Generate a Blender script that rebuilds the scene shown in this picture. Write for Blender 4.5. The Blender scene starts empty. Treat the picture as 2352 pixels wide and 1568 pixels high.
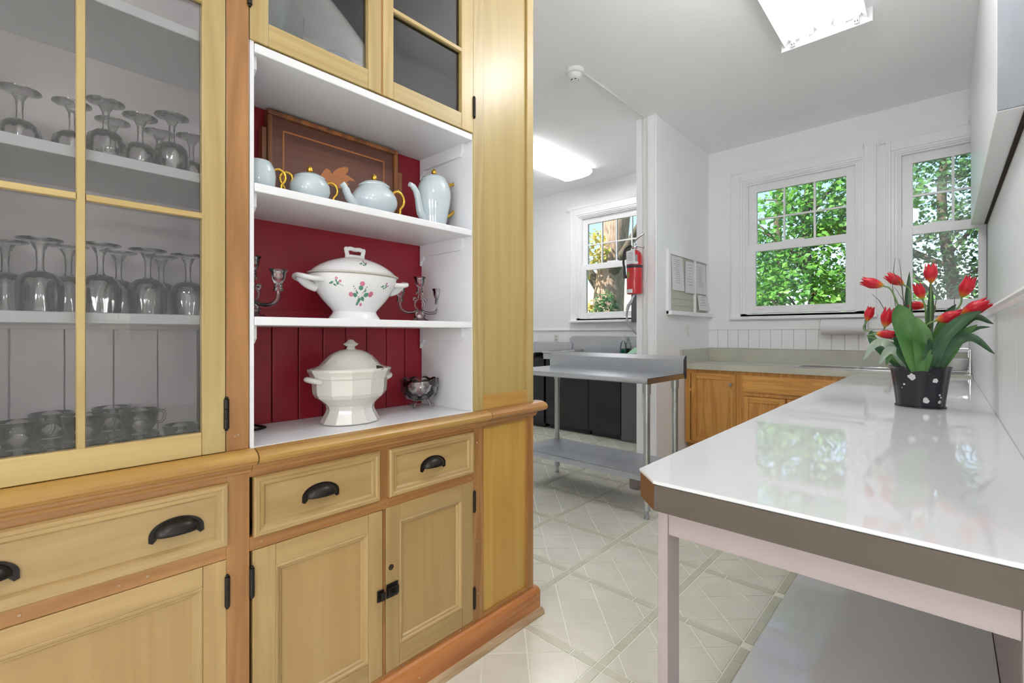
import bpy, bmesh, math, random
from mathutils import Vector, Matrix
random.seed(7)
R = math.radians
PI = math.pi
sc = bpy.context.scene
C = bpy.context.collection

# ------------------------------------------------------------------ camera
cam_d = bpy.data.cameras.new('camera')
cam = bpy.data.objects.new('camera', cam_d); C.objects.link(cam)
cam.location = (0, 0, 1.22)
cam.rotation_euler = (R(90), 0, math.atan(996 / 1078))
cam_d.sensor_width = 36.0
cam_d.lens = 1078 / 2352 * 36
cam_d.shift_y = -(784 - 766) / 2352
cam_d.clip_start = 0.02
sc.camera = cam

# ------------------------------------------------------------------ world, sun, exposure
w = bpy.data.worlds.new('sky'); sc.world = w; w.use_nodes = True
nt = w.node_tree; nt.nodes.clear()
sky = nt.nodes.new('ShaderNodeTexSky'); sky.sky_type = 'NISHITA'
sky.sun_disc = False; sky.sun_elevation = R(48); sky.sun_rotation = R(205); sky.air_density = 1.0; sky.dust_density = 1.0
bg = nt.nodes.new('ShaderNodeBackground'); bg.inputs['Strength'].default_value = 0.14
wo = nt.nodes.new('ShaderNodeOutputWorld')
nt.links.new(sky.outputs[0], bg.inputs[0]); nt.links.new(bg.outputs[0], wo.inputs[0])
sun_d = bpy.data.lights.new('sun', 'SUN'); sun_d.energy = 5.0; sun_d.angle = R(0.6); sun_d.color = (1, 0.95, 0.86)
sun = bpy.data.objects.new('sun', sun_d); C.objects.link(sun)
sun.rotation_euler = Vector((0.30, 0.62, -0.74)).to_track_quat('-Z', 'Y').to_euler()
TUBE_DIM = 2.0       # emission of the open fluorescent tubes
FILL_PENDANT = 19.0         # emission of the unseen pendants added as fill
FILL_LAMP = 12.5          # emission of the unseen floor lamps added as frontal fill
vs = sc.view_settings
vs.view_transform = 'Standard'; vs.look = 'None'; vs.gamma = 1.0; vs.use_curve_mapping = False
vs.exposure = 1.42
sc.cycles.max_bounces = 12; sc.cycles.diffuse_bounces = 9; sc.cycles.glossy_bounces = 5
sc.cycles.transparent_max_bounces = 32; sc.cycles.transmission_bounces = 8
sc.cycles.caustics_reflective = False; sc.cycles.caustics_refractive = False
sc.cycles.sample_clamp_indirect = 6.0

# ------------------------------------------------------------------ materials
def lin(c):
    return tuple((x / 255 / 12.92 if x / 255 <= 0.04045 else ((x / 255 + 0.055) / 1.055) ** 2.4) for x in c)
def shade(rgb, k):
    return tuple(max(0, min(1, v * k)) for v in rgb)
def base_mat(name):
    m = bpy.data.materials.new(name); m.use_nodes = True
    n = m.node_tree.nodes; b = n['Principled BSDF']
    return m, m.node_tree, b
def N(nt, t, **kw):
    n = nt.nodes.new(t)
    for k, v in kw.items(): setattr(n, k, v)
    return n
def plain(name, rgb, rough=0.5, metal=0.0, var=0.03, scale=6.0, bump=0.0, coat=0.0, spec=0.5, stretch=None):
    """painted / metal surface with a little cloudy variation"""
    m, nt, b = base_mat(name)
    rgb = lin(rgb)
    tc = N(nt, 'ShaderNodeTexCoord'); mp = N(nt, 'ShaderNodeMapping')
    if stretch: mp.inputs['Scale'].default_value = stretch
    nz = N(nt, 'ShaderNodeTexNoise'); nz.inputs['Scale'].default_value = scale; nz.inputs['Detail'].default_value = 4
    cr = N(nt, 'ShaderNodeValToRGB')
    cr.color_ramp.elements[0].position = 0.3; cr.color_ramp.elements[1].position = 0.7
    cr.color_ramp.elements[0].color = (*shade(rgb, 1 - var), 1); cr.color_ramp.elements[1].color = (*shade(rgb, 1 + var), 1)
    nt.links.new(tc.outputs['Object'], mp.inputs[0]); nt.links.new(mp.outputs[0], nz.inputs['Vector'])
    nt.links.new(nz.outputs[0], cr.inputs[0]); nt.links.new(cr.outputs[0], b.inputs['Base Color'])
    b.inputs['Roughness'].default_value = rough; b.inputs['Metallic'].default_value = metal
    b.inputs['Coat Weight'].default_value = coat; b.inputs['Coat Roughness'].default_value = 0.08
    b.inputs['Specular IOR Level'].default_value = spec
    if bump:
        bp = N(nt, 'ShaderNodeBump'); bp.inputs['Strength'].default_value = bump; bp.inputs['Distance'].default_value = 0.002
        nt.links.new(nz.outputs[0], bp.inputs['Height']); nt.links.new(bp.outputs[0], b.inputs['Normal'])
    return m
def wood(name, light, dark, axis='z', scale=1.0, rough=0.34, coat=0.25, contrast=0.5, var=0.10):
    """varnished wood; grain runs along the axis"""
    m, nt, b = base_mat(name)
    light, dark = lin(light), lin(dark)
    tc = N(nt, 'ShaderNodeTexCoord'); oi = N(nt, 'ShaderNodeObjectInfo')
    add = N(nt, 'ShaderNodeVectorMath'); add.operation = 'ADD'
    mul = N(nt, 'ShaderNodeMath'); mul.operation = 'MULTIPLY'; mul.inputs[1].default_value = 37.0
    nt.links.new(oi.outputs['Random'], mul.inputs[0])
    nt.links.new(tc.outputs['Object'], add.inputs[0]); nt.links.new(mul.outputs[0], add.inputs[1])
    mp = N(nt, 'ShaderNodeMapping')
    s = [9 * scale] * 3; s['xyz'.index(axis)] = 0.55 * scale
    mp.inputs['Scale'].default_value = s
    nt.links.new(add.outputs[0], mp.inputs[0])
    n1 = N(nt, 'ShaderNodeTexNoise'); n1.inputs['Scale'].default_value = 1.0; n1.inputs['Detail'].default_value = 3; n1.inputs['Distortion'].default_value = 1.2
    nt.links.new(mp.outputs[0], n1.inputs['Vector'])
    mp2 = N(nt, 'ShaderNodeMapping'); s2 = [120 * scale] * 3; s2['xyz'.index(axis)] = 3 * scale
    mp2.inputs['Scale'].default_value = s2
    nt.links.new(add.outputs[0], mp2.inputs[0])
    n2 = N(nt, 'ShaderNodeTexNoise'); n2.inputs['Scale'].default_value = 1.0; n2.inputs['Detail'].default_value = 2
    nt.links.new(mp2.outputs[0], n2.inputs['Vector'])
    # rings: fract of stretched noise
    mr = N(nt, 'ShaderNodeMath'); mr.operation = 'MULTIPLY'; mr.inputs[1].default_value = 7.0
    nt.links.new(n1.outputs[0], mr.inputs[0])
    fr = N(nt, 'ShaderNodeMath'); fr.operation = 'PINGPONG'; fr.inputs[1].default_value = 1.0
    nt.links.new(mr.outputs[0], fr.inputs[0])
    mix = N(nt, 'ShaderNodeMath'); mix.operation = 'MULTIPLY_ADD'; mix.inputs[1].default_value = 0.65
    sm = N(nt, 'ShaderNodeMath'); sm.operation = 'MULTIPLY'; sm.inputs[1].default_value = 0.45
    nt.links.new(n2.outputs[0], sm.inputs[0]); nt.links.new(fr.outputs[0], mix.inputs[0]); nt.links.new(sm.outputs[0], mix.inputs[2])
    cr = N(nt, 'ShaderNodeValToRGB')
    cr.color_ramp.elements[0].position = 0.5 - contrast * 0.5; cr.color_ramp.elements[1].position = 0.5 + contrast * 0.5
    cr.color_ramp.elements[0].color = (*dark, 1); cr.color_ramp.elements[1].color = (*light, 1)
    nt.links.new(mix.outputs[0], cr.inputs[0])
    hs = N(nt, 'ShaderNodeHueSaturation')
    mm = N(nt, 'ShaderNodeMapRange'); mm.inputs['To Min'].default_value = 1 - var; mm.inputs['To Max'].default_value = 1 + var
    nt.links.new(oi.outputs['Random'], mm.inputs['Value']); nt.links.new(mm.outputs[0], hs.inputs['Value'])
    nt.links.new(cr.outputs[0], hs.inputs['Color']); nt.links.new(hs.outputs[0], b.inputs['Base Color'])
    b.inputs['Roughness'].default_value = rough; b.inputs['Coat Weight'].default_value = coat; b.inputs['Coat Roughness'].default_value = 0.3
    bp = N(nt, 'ShaderNodeBump'); bp.inputs['Strength'].default_value = 0.12; bp.inputs['Distance'].default_value = 0.001
    nt.links.new(n2.outputs[0], bp.inputs['Height']); nt.links.new(bp.outputs[0], b.inputs['Normal'])
    return m
def clear(name, tint=(1, 1, 1), edge=(0.75, 0.78, 0.78), gloss=1.0, ior=1.5, rough=0.0, blend=0.35):
    """thin clear glass: see-through with fresnel reflection and darker rims"""
    m = bpy.data.materials.new(name); m.use_nodes = True
    nt = m.node_tree; nt.nodes.clear()
    out = N(nt, 'ShaderNodeOutputMaterial')
    lw = N(nt, 'ShaderNodeLayerWeight'); lw.inputs['Blend'].default_value = blend
    mx = N(nt, 'ShaderNodeMix'); mx.data_type = 'RGBA'
    mx.inputs[6].default_value = (*tint, 1); mx.inputs[7].default_value = (*edge, 1)
    tr = N(nt, 'ShaderNodeBsdfTransparent'); gl = N(nt, 'ShaderNodeBsdfGlossy'); gl.inputs['Roughness'].default_value = rough
    fz = N(nt, 'ShaderNodeFresnel'); fz.inputs['IOR'].default_value = ior
    ms = N(nt, 'ShaderNodeMath'); ms.operation = 'MULTIPLY'; ms.inputs[1].default_value = gloss; ms.use_clamp = True
    nt.links.new(fz.outputs[0], ms.inputs[0])
    sh = N(nt, 'ShaderNodeMixShader')
    nt.links.new(lw.outputs['Facing'], mx.inputs[0]); nt.links.new(mx.outputs[2], tr.inputs[0])
    nt.links.new(ms.outputs[0], sh.inputs[0]); nt.links.new(tr.outputs[0], sh.inputs[1]); nt.links.new(gl.outputs[0], sh.inputs[2])
    nt.links.new(sh.outputs[0], out.inputs[0])
    return m
def glow(name, rgb, strength):
    m = bpy.data.materials.new(name); m.use_nodes = True
    nt = m.node_tree; nt.nodes.clear()
    out = N(nt, 'ShaderNodeOutputMaterial'); e = N(nt, 'ShaderNodeEmission')
    e.inputs[0].default_value = (*rgb, 1); e.inputs[1].default_value = strength
    nt.links.new(e.outputs[0], out.inputs[0]); return m

M = {}
M['wall'] = plain('white_wall_paint', (240, 241, 243), 0.42, var=0.012, scale=3)
M['ceil'] = plain('ceiling_paint', (246, 246, 248), 0.7, var=0.01, scale=2)
M['trim'] = plain('white_gloss_trim', (240, 241, 243), 0.28, var=0.012, scale=4)
M['shelf'] = plain('white_shelf_paint', (222, 223, 227), 0.30, var=0.015, scale=8)
M['inwhite'] = plain('cabinet_inside_paint', (226, 218, 222), 0.45, var=0.03, scale=5)
M['red'] = plain('dark_red_paint', (146, 22, 40), 0.42, var=0.05, scale=4)
ORL, ORD = (170, 124, 72), (140, 94, 50)
M['frame_v'] = wood('orange_pine_upright', ORL, ORD, 'z', contrast=0.8)
M['frame_h'] = wood('orange_pine_level', ORL, ORD, 'y', contrast=0.8)
M['mould_h'] = wood('moulding_pine', (182, 144, 76), (152, 106, 50), 'y', contrast=0.8)
PL, PD = (175, 147, 98), (157, 127, 80)
M['pine_v'] = wood('pale_pine_upright', PL, PD, 'z', contrast=0.9)
M['pine_h'] = wood('pale_pine_level', PL, PD, 'y', contrast=0.9)
M['panel_v'] = wood('pine_panel', (172, 142, 92), (163, 130, 82), 'z', 0.7, contrast=1.0)
M['upper_v'] = wood('upper_pine_upright', (184, 162, 107), (164, 138, 86), 'z', contrast=0.9)
M['upper_h'] = wood('upper_pine_level', (184, 162, 107), (166, 140, 88), 'y', contrast=0.9)
M['endpanel'] = wood('end_panel_pine', (174, 153, 93), (162, 138, 80), 'z', 0.6, contrast=1.0)
M['endpanel2'] = wood('end_panel_amber', (204, 166, 82), (184, 138, 64), 'z', 0.6, contrast=1.0)
M['base_h'] = wood('base_board_pine', (190, 124, 66), (156, 92, 44), 'y', contrast=0.8)
M['shoe'] = wood('worn_shoe_wood', (196, 172, 140), (160, 132, 100), 'y', rough=0.5, coat=0.0)
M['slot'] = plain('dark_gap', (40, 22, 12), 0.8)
M['iron'] = plain('dark_bronze', (42, 38, 36), 0.30, metal=0.6, var=0.1, scale=30)
M['pane'] = clear('cabinet_pane_glass', (0.97, 0.97, 0.97), (0.9, 0.92, 0.92), gloss=1.6)
M['wpane'] = clear('window_pane_glass', (0.96, 0.98, 0.97), (0.85, 0.9, 0.88), gloss=1.2)
M['glass'] = clear('clear_glassware', (0.995, 0.995, 0.995), (0.93, 0.935, 0.94), gloss=1.8, blend=0.30)
M['frost'] = clear('frosted_glass', (0.85, 0.84, 0.85), (0.4, 0.4, 0.42), gloss=3.0, rough=0.25)
M['porc'] = plain('white_porcelain', (222, 222, 223), 0.12, var=0.01, coat=0.6)
M['cream'] = plain('cream_ironstone', (206, 204, 198), 0.16, var=0.015, coat=0.6)
M['bluegl'] = plain('pale_blue_glaze', (184, 197, 203), 0.14, var=0.05, scale=14, coat=0.7)
M['gold'] = plain('polished_gilt', (222, 178, 74), 0.18, metal=1.0, var=0.05)
M['taupe'] = plain('faded_gilt_line', (168, 158, 140), 0.3)
M['leafg'] = plain('printed_leaf_green', (76, 128, 106), 0.25, var=0.25, scale=60, coat=0.5)
M['pink'] = plain('printed_pink', (198, 110, 140), 0.25, var=0.2, scale=60, coat=0.5)
M['brown'] = plain('printed_brown', (86, 70, 58), 0.25)
M['walnut'] = wood('walnut_veneer', (122, 74, 56), (84, 48, 40), 'y', 0.8, contrast=0.9)
M['walnut_f'] = wood('walnut_frame', (150, 92, 46), (108, 62, 32), 'z', 1.2)
M['inlay'] = wood('inlay_light', (192, 122, 62), (176, 104, 52), 'y', 1.5, contrast=1.0)
M['counter'] = plain('white_laminate', (216, 218, 222), 0.035, var=0.008, scale=3, spec=0.5)
M['band'] = plain('brown_grey_edge_band', (84, 73, 65), 0.35, var=0.07, scale=5)
M['bandc'] = plain('brown_corner_band', (108, 72, 46), 0.35, var=0.05, scale=5)
M['legp'] = plain('pinkish_white_leg_paint', (164, 152, 152), 0.4, var=0.03, scale=5)
M['steel'] = plain('brushed_steel', (196, 198, 202), 0.24, metal=1.0, var=0.05, scale=5, stretch=(0.6, 14, 14))
M['galv'] = plain('galvanised_steel', (186, 190, 198), 0.36, metal=0.9, var=0.07, scale=8)
M['legst'] = plain('grey_leg_tube', (178, 180, 176), 0.34, metal=0.8, var=0.06, scale=10)
M['chrome'] = plain('chrome', (220, 222, 228), 0.06, metal=1.0)
M['black'] = plain('gloss_black_enamel', (22, 24, 26), 0.12, var=0.3, scale=2)
M['dgrey'] = plain('dark_grey_panel', (92, 92, 96), 0.5)
M['oak_v'] = wood('honey_oak_upright', (214, 158, 82), (184, 124, 52), 'z', 1.6, contrast=0.8)
M['oak_h'] = wood('honey_oak_level', (216, 160, 82), (186, 126, 54), 'x', 1.6, contrast=0.8)
M['lam'] = plain('grey_green_laminate', (190, 190, 176), 0.32, var=0.05, scale=7)
M['lamtop'] = plain('pale_counter_laminate', (206, 206, 204), 0.2, var=0.04, scale=9)
M['tile'] = plain('floor_tile_print', (218, 217, 205), 0.22, var=0.05, scale=7, bump=0.05)
M['tile2'] = plain('floor_strip_print', (203, 202, 186), 0.22, var=0.05, scale=9)
M['grout'] = plain('floor_joint', (236, 236, 226), 0.35, var=0.02)
M['fire'] = plain('extinguisher_red', (198, 30, 44), 0.22, var=0.03, coat=0.5)
M['rubber'] = plain('black_rubber', (46, 46, 52), 0.5)
M['paper'] = plain('white_paper', (226, 227, 230), 0.7, var=0.01)
M['print'] = plain('grey_print', (150, 152, 160), 0.7)
M['board'] = plain('grey_green_board', (190, 190, 178), 0.7, var=0.03)
M['potblk'] = plain('black_plastic_pot', (34, 34, 42), 0.22, var=0.1)
M['chip'] = plain('bare_chip', (222, 222, 226), 0.5)
M['soil'] = plain('moss_soil', (70, 74, 40), 0.9, var=0.4, scale=60)
M['stem'] = plain('tulip_stem', (108, 138, 84), 0.45, var=0.1)
M['twig'] = plain('twig_bark', (80, 70, 62), 0.7)
M['socket'] = plain('lamp_socket', (222, 224, 226), 0.4)
M['lamphouse'] = plain('lamp_enamel', (240, 241, 243), 0.35, var=0.005)
M['tube_dim'] = glow('old_fluorescent_tube', (1.0, 0.99, 0.985), TUBE_DIM)
M['lens'] = glow('lit_wraparound_lens', (1.0, 0.99, 0.98), 5.0)
M['fill_lampglobe'] = glow('fill_lamp_glow', (1.0, 0.985, 0.97), FILL_LAMP)
M['globe'] = glow('fill_pendant_glow', (1.0, 0.985, 0.965), FILL_PENDANT)
M['plastic'] = plain('white_plastic', (224, 225, 224), 0.3, var=0.01)
M['cabgrey'] = plain('grey_primer_panel', (140, 146, 152), 0.4, var=0.06, scale=5, stretch=(2, 2, .6))
M['bark'] = plain('tree_bark', (156, 130, 112), 0.9, var=0.55, scale=10, bump=0.9, stretch=(3, 3, .6))
M['branch'] = plain('branch_bark', (84, 74, 60), 0.9, var=0.3, scale=10)
M['fence'] = plain('sunlit_fence', (226, 206, 176), 0.8, var=0.08, scale=4)
M['grass'] = plain('lawn', (96, 128, 58), 0.9, var=0.4, scale=4)
M['green_liq'] = plain('green_soap', (30, 140, 110), 0.15, coat=0.5)
M['green_cloth'] = plain('pale_green_cloth', (170, 214, 182), 0.8, var=0.06, scale=20)
M['teal'] = plain('grey_teal_glaze', (108, 124, 128), 0.15, var=0.06, coat=0.6)
M['blue'] = plain('slate_blue_glaze', (104, 130, 172), 0.15, var=0.06, coat=0.6)
def leaf_mat(name, c1, c2, trans=0.35, scale=1.5, rough=0.4):
    m, nt, b = base_mat(name)
    tc = N(nt, 'ShaderNodeTexCoord')
    nz = N(nt, 'ShaderNodeTexNoise'); nz.inputs['Scale'].default_value = scale; nz.inputs['Detail'].default_value = 3
    cr = N(nt, 'ShaderNodeValToRGB'); cr.color_ramp.elements[0].position = 0.35; cr.color_ramp.elements[1].position = 0.65
    cr.color_ramp.elements[0].color = (*lin(c1), 1); cr.color_ramp.elements[1].color = (*lin(c2), 1)
    nt.links.new(tc.outputs['Object'], nz.inputs['Vector']); nt.links.new(nz.outputs[0], cr.inputs[0])
    nt.links.new(cr.outputs[0], b.inputs['Base Color']); b.inputs['Roughness'].default_value = rough
    if trans:
        tl = N(nt, 'ShaderNodeBsdfTranslucent'); nt.links.new(cr.outputs[0], tl.inputs[0])
        ms = N(nt, 'ShaderNodeMixShader'); ms.inputs[0].default_value = trans
        out = nt.nodes['Material Output']
        nt.links.new(b.outputs[0], ms.inputs[1]); nt.links.new(tl.outputs[0], ms.inputs[2]); nt.links.new(ms.outputs[0], out.inputs[0])
    return m
M['leaf_a'] = leaf_mat('maple_leaf', (52, 120, 40), (124, 178, 78), 0.4, 2.5)
M['leaf_b'] = leaf_mat('dark_leaf', (40, 84, 44), (86, 130, 70), 0.35)
M['leaf_c'] = leaf_mat('yellow_leaf', (150, 160, 60), (214, 190, 90), 0.4)
M['tleaf'] = leaf_mat('tulip_leaf', (70, 120, 62), (104, 152, 84), 0.2, 9, 0.32)
M['tleaf2'] = leaf_mat('tulip_leaf_dark', (48, 88, 58), (78, 118, 84), 0.15, 9, 0.3)
M['tleaf3'] = leaf_mat('tulip_leaf_silver', (150, 172, 150), (190, 206, 190), 0.2, 9, 0.3)
def petal_mat():
    """red petals shading to yellow green at the base (local z of each flower)"""
    m, nt, b = base_mat('tulip_petal')
    tc = N(nt, 'ShaderNodeTexCoord'); sp = N(nt, 'ShaderNodeSeparateXYZ')
    cr = N(nt, 'ShaderNodeValToRGB'); e = cr.color_ramp.elements
    e[0].position = 0.0; e[0].color = (*lin((176, 178, 60)), 1)
    e[1].position = 0.42; e[1].color = (*lin((206, 30, 52)), 1)
    k = e.new(0.2); k.color = (*lin((222, 110, 50)), 1)
    mr = N(nt, 'ShaderNodeMapRange'); mr.inputs['From Min'].default_value = 0.0; mr.inputs['From Max'].default_value = 0.062
    nt.links.new(tc.outputs['Object'], sp.inputs[0]); nt.links.new(sp.outputs['Z'], mr.inputs['Value'])
    nt.links.new(mr.outputs[0], cr.inputs[0]); nt.links.new(cr.outputs[0], b.inputs['Base Color'])
    b.inputs['Roughness'].default_value = 0.35
    tl = N(nt, 'ShaderNodeBsdfTranslucent'); nt.links.new(cr.outputs[0], tl.inputs[0])
    ms = N(nt, 'ShaderNodeMixShader'); ms.inputs[0].default_value = 0.2
    nt.links.new(b.outputs[0], ms.inputs[1]); nt.links.new(tl.outputs[0], ms.inputs[2]); nt.links.new(ms.outputs[0], nt.nodes['Material Output'].inputs[0])
    return m
M['petal'] = petal_mat()

# ------------------------------------------------------------------ mesh helpers
class MB:
    """collects shapes in world coordinates; becomes one mesh object"""
    def __init__(s): s.v = []; s.f = []; s.m = []; s.mi = 0
    def add(s, vs, fs):
        o = len(s.v); s.v += [tuple(p) for p in vs]
        for f in fs: s.f.append(tuple(i + o for i in f)); s.m.append(s.mi)
        return s
    def box(s, x0, x1, y0, y1, z0, z1):
        if x0 > x1: x0, x1 = x1, x0
        if y0 > y1: y0, y1 = y1, y0
        if z0 > z1: z0, z1 = z1, z0
        return s.add([(x0,y0,z0),(x1,y0,z0),(x1,y1,z0),(x0,y1,z0),(x0,y0,z1),(x1,y0,z1),(x1,y1,z1),(x0,y1,z1)],
                     [(0,3,2,1),(4,5,6,7),(0,1,5,4),(1,2,6,5),(2,3,7,6),(3,0,4,7)])
    def prism(s, poly, axis, a, b):
        """poly (p,q) in the two other axes (in xyz order), swept from a to b along axis"""
        n = len(poly); vs = []
        for t in (a, b):
            for p, q in poly:
                vs.append({'x': (t, p, q), 'y': (p, t, q), 'z': (p, q, t)}[axis])
        fs = [tuple(range(n))[::-1], tuple(range(n, 2 * n))]
        for i in range(n): j = (i + 1) % n; fs.append((i, j, n + j, n + i))
        return s.add(vs, fs)
    def lathe(s, prof, c=(0, 0, 0), n=32, sx=1.0, sy=1.0, rot=0.0, cap=True, tf=None):
        vs = []; k = len(prof)
        for r, z in prof:
            for i in range(n):
                a = rot + 2 * PI * i / n
                vs.append(Vector((r * math.cos(a) * sx, r * math.sin(a) * sy, z)))
        if tf: vs = [tf @ v for v in vs]
        vs = [v + Vector(c) for v in vs]
        fs = []
        for j in range(k - 1):
            for i in range(n):
                fs.append((j*n+i, j*n+(i+1) % n, (j+1)*n+(i+1) % n, (j+1)*n+i))
        if cap:
            if prof[0][0] > 1e-5: fs.append(tuple(range(n))[::-1])
            if prof[-1][0] > 1e-5: fs.append(tuple(range((k-1)*n, k*n)))
        return s.add(vs, fs)
    def tube(s, pts, rad, n=10, cap=True):
        pts = [Vector(p) for p in pts]; k = len(pts)
        if not hasattr(rad, '__len__'): rad = [rad] * k
        vs = []; up = None
        for i, p in enumerate(pts):
            t = (pts[min(i+1, k-1)] - pts[max(i-1, 0)]).normalized()
            if up is None:
                up = t.cross(Vector((0.31, 0.17, 0.93)))
                if up.length < 1e-3: up = t.cross(Vector((1, 0, 0)))
            else: up = up - t * up.dot(t)
            up.normalize(); sd = t.cross(up)
            for j in range(n):
                a = 2 * PI * j / n
                vs.append(p + (up * math.cos(a) + sd * math.sin(a)) * rad[i])
        fs = []
        for i in range(k - 1):
            for j in range(n):
                fs.append((i*n+j, i*n+(j+1) % n, (i+1)*n+(j+1) % n, (i+1)*n+j))
        if cap: fs += [tuple(range(n))[::-1], tuple(range((k-1)*n, k*n))]
        return s.add(vs, fs)
    def bar(s, p0, p1, w, h):
        """straight bar of rectangular section"""
        p0, p1 = Vector(p0), Vector(p1); t = (p1 - p0).normalized()
        a = t.cross(Vector((0, 0, 1)))
        if a.length < 1e-4: a = Vector((1, 0, 0))
        a.normalize(); b = a.cross(t)
        vs = [p + a * (sx * w / 2) + b * (sy * h / 2) for p in (p0, p1) for sx, sy in ((-1,-1),(1,-1),(1,1),(-1,1))]
        return s.add(vs, [(3,2,1,0),(4,5,6,7),(0,1,5,4),(1,2,6,5),(2,3,7,6),(3,0,4,7)])
WL = {}
def wloc(o): return WL.get(o.name, Vector((0, 0, 0))) if o else Vector((0, 0, 0))
def obj(name, mb, mats, parent=None, smooth=False, bevel=0.0, seg=2, recalc=False):
    me = bpy.data.meshes.new(name)
    vs = mb.v
    if parent is None:
        xs = [v[0] for v in vs]; ys = [v[1] for v in vs]; zs = [v[2] for v in vs]
        org = Vector(((min(xs)+max(xs))/2, (min(ys)+max(ys))/2, min(zs)))
    else: org = wloc(parent)
    me.from_pydata([(v[0]-org.x, v[1]-org.y, v[2]-org.z) for v in vs], [], mb.f)
    if not isinstance(mats, (list, tuple)): mats = [mats]
    for m in mats: me.materials.append(M[m] if isinstance(m, str) else m)
    if len(mats) > 1:
        me.polygons.foreach_set('material_index', mb.m)
    if recalc:
        bm = bmesh.new(); bm.from_mesh(me); bmesh.ops.recalc_face_normals(bm, faces=bm.faces); bm.to_mesh(me); bm.free()
    me.update()
    if smooth:
        me.shade_smooth()
        try: me.set_sharp_from_angle(angle=R(smooth if smooth is not True else 40))
        except Exception: pass
    o = bpy.data.objects.new(name, me); C.objects.link(o)
    if parent is None: o.location = org
    else: o.parent = parent
    WL[o.name] = org
    if bevel:
        b = o.modifiers.new('bevel', 'BEVEL'); b.width = bevel; b.segments = seg; b.limit_method = 'ANGLE'; b.angle_limit = R(40)
    return o
def tag(o, label=None, cat=None, group=None, kind=None):
    if label: o['label'] = label
    if cat: o['category'] = cat
    if group: o['group'] = group
    if kind: o['kind'] = kind
    return o
def thing(name, loc, label, cat, group=None):
    o = bpy.data.objects.new(name, None); C.objects.link(o); o.location = loc; o.empty_display_size = 0.05
    WL[o.name] = Vector(loc); return tag(o, label, cat, group)
def struct(name, mb, m, parent=None, **k):
    o = obj(name, mb, m, parent, **k)
    if parent is None: o['kind'] = 'structure'
    return o
def sroot(name, loc):
    o = bpy.data.objects.new(name, None); C.objects.link(o); o.location = loc; o['kind'] = 'structure'
    WL[o.name] = Vector(loc); return o
def copy_tree(o, parent=None):
    c = o.copy(); C.objects.link(c)
    if parent is not None: c.parent = parent
    for ch in list(o.children): copy_tree(ch, c)
    return c
def B(*a): return MB().box(*a)
def bez(p0, p1, p2, p3, n=12):
    p0, p1, p2, p3 = map(Vector, (p0, p1, p2, p3))
    return [p0*(1-t)**3 + p1*3*t*(1-t)**2 + p2*3*t*t*(1-t) + p3*t**3 for t in [i/n for i in range(n+1)]]
def spline(pts, n=6):
    """Catmull-Rom through the points"""
    P = [Vector(p) for p in pts]; P = [P[0]*2-P[1]] + P + [P[-1]*2-P[-2]]; out = []
    for i in range(1, len(P)-2):
        a, b, c, d = P[i-1:i+3]
        for k in range(n):
            t = k/n
            out.append(0.5*((2*b)+(c-a)*t+(2*a-5*b+4*c-d)*t*t+(3*b-a-3*c+d)*t**3))
    out.append(P[-2]); return out
ORD = ['leftmost', 'second from the left', 'third from the left', 'fourth from the left', 'fifth from the left', 'sixth from the left', 'seventh from the left', 'eighth from the left', 'ninth from the left', 'tenth from the left']

# ------------------------------------------------------------------ the setting
YF = 5.48          # room face of the far wall
ZC = 3.27
floor = struct('floor', B(-5.4, 7.0, -3.2, YF, -0.08, -0.0025), 'grout')
P = 0.489
def clip(poly, x0, x1, y0, y1):
    for ax, lim, sg in ((0, x0, 1), (0, x1, -1), (1, y0, 1), (1, y1, -1)):
        out = []
        for i in range(len(poly)):
            a, b = poly[i], poly[(i+1) % len(poly)]
            da, db = sg*(a[ax]-lim), sg*(b[ax]-lim)
            if da >= 0: out.append(a)
            if da*db < 0:
                t = da/(da-db); out.append((a[0]+(b[0]-a[0])*t, a[1]+(b[1]-a[1])*t))
        poly = out
        if not poly: return []
    return poly
def parea(p): return abs(sum(p[i][0]*p[(i+1) % len(p)][1]-p[(i+1) % len(p)][0]*p[i][1] for i in range(len(p))))/2
xb = [-1.421 + P*k for k in range(-6, 2)] + [-0.57]
yb = [1.97 + P*k for k in range(-2, 7)]
BW = 0.0225; rest = MB(); rest.mi = 0
def piece(poly, near, name, mat):
    mb = MB() if near else rest
    mb.mi = 0 if (near or name == 'floor_tile') else 1
    mb.prism(poly, 'z', -0.0025, 0.0)
    if near: obj(name, mb, mat, floor)
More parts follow.
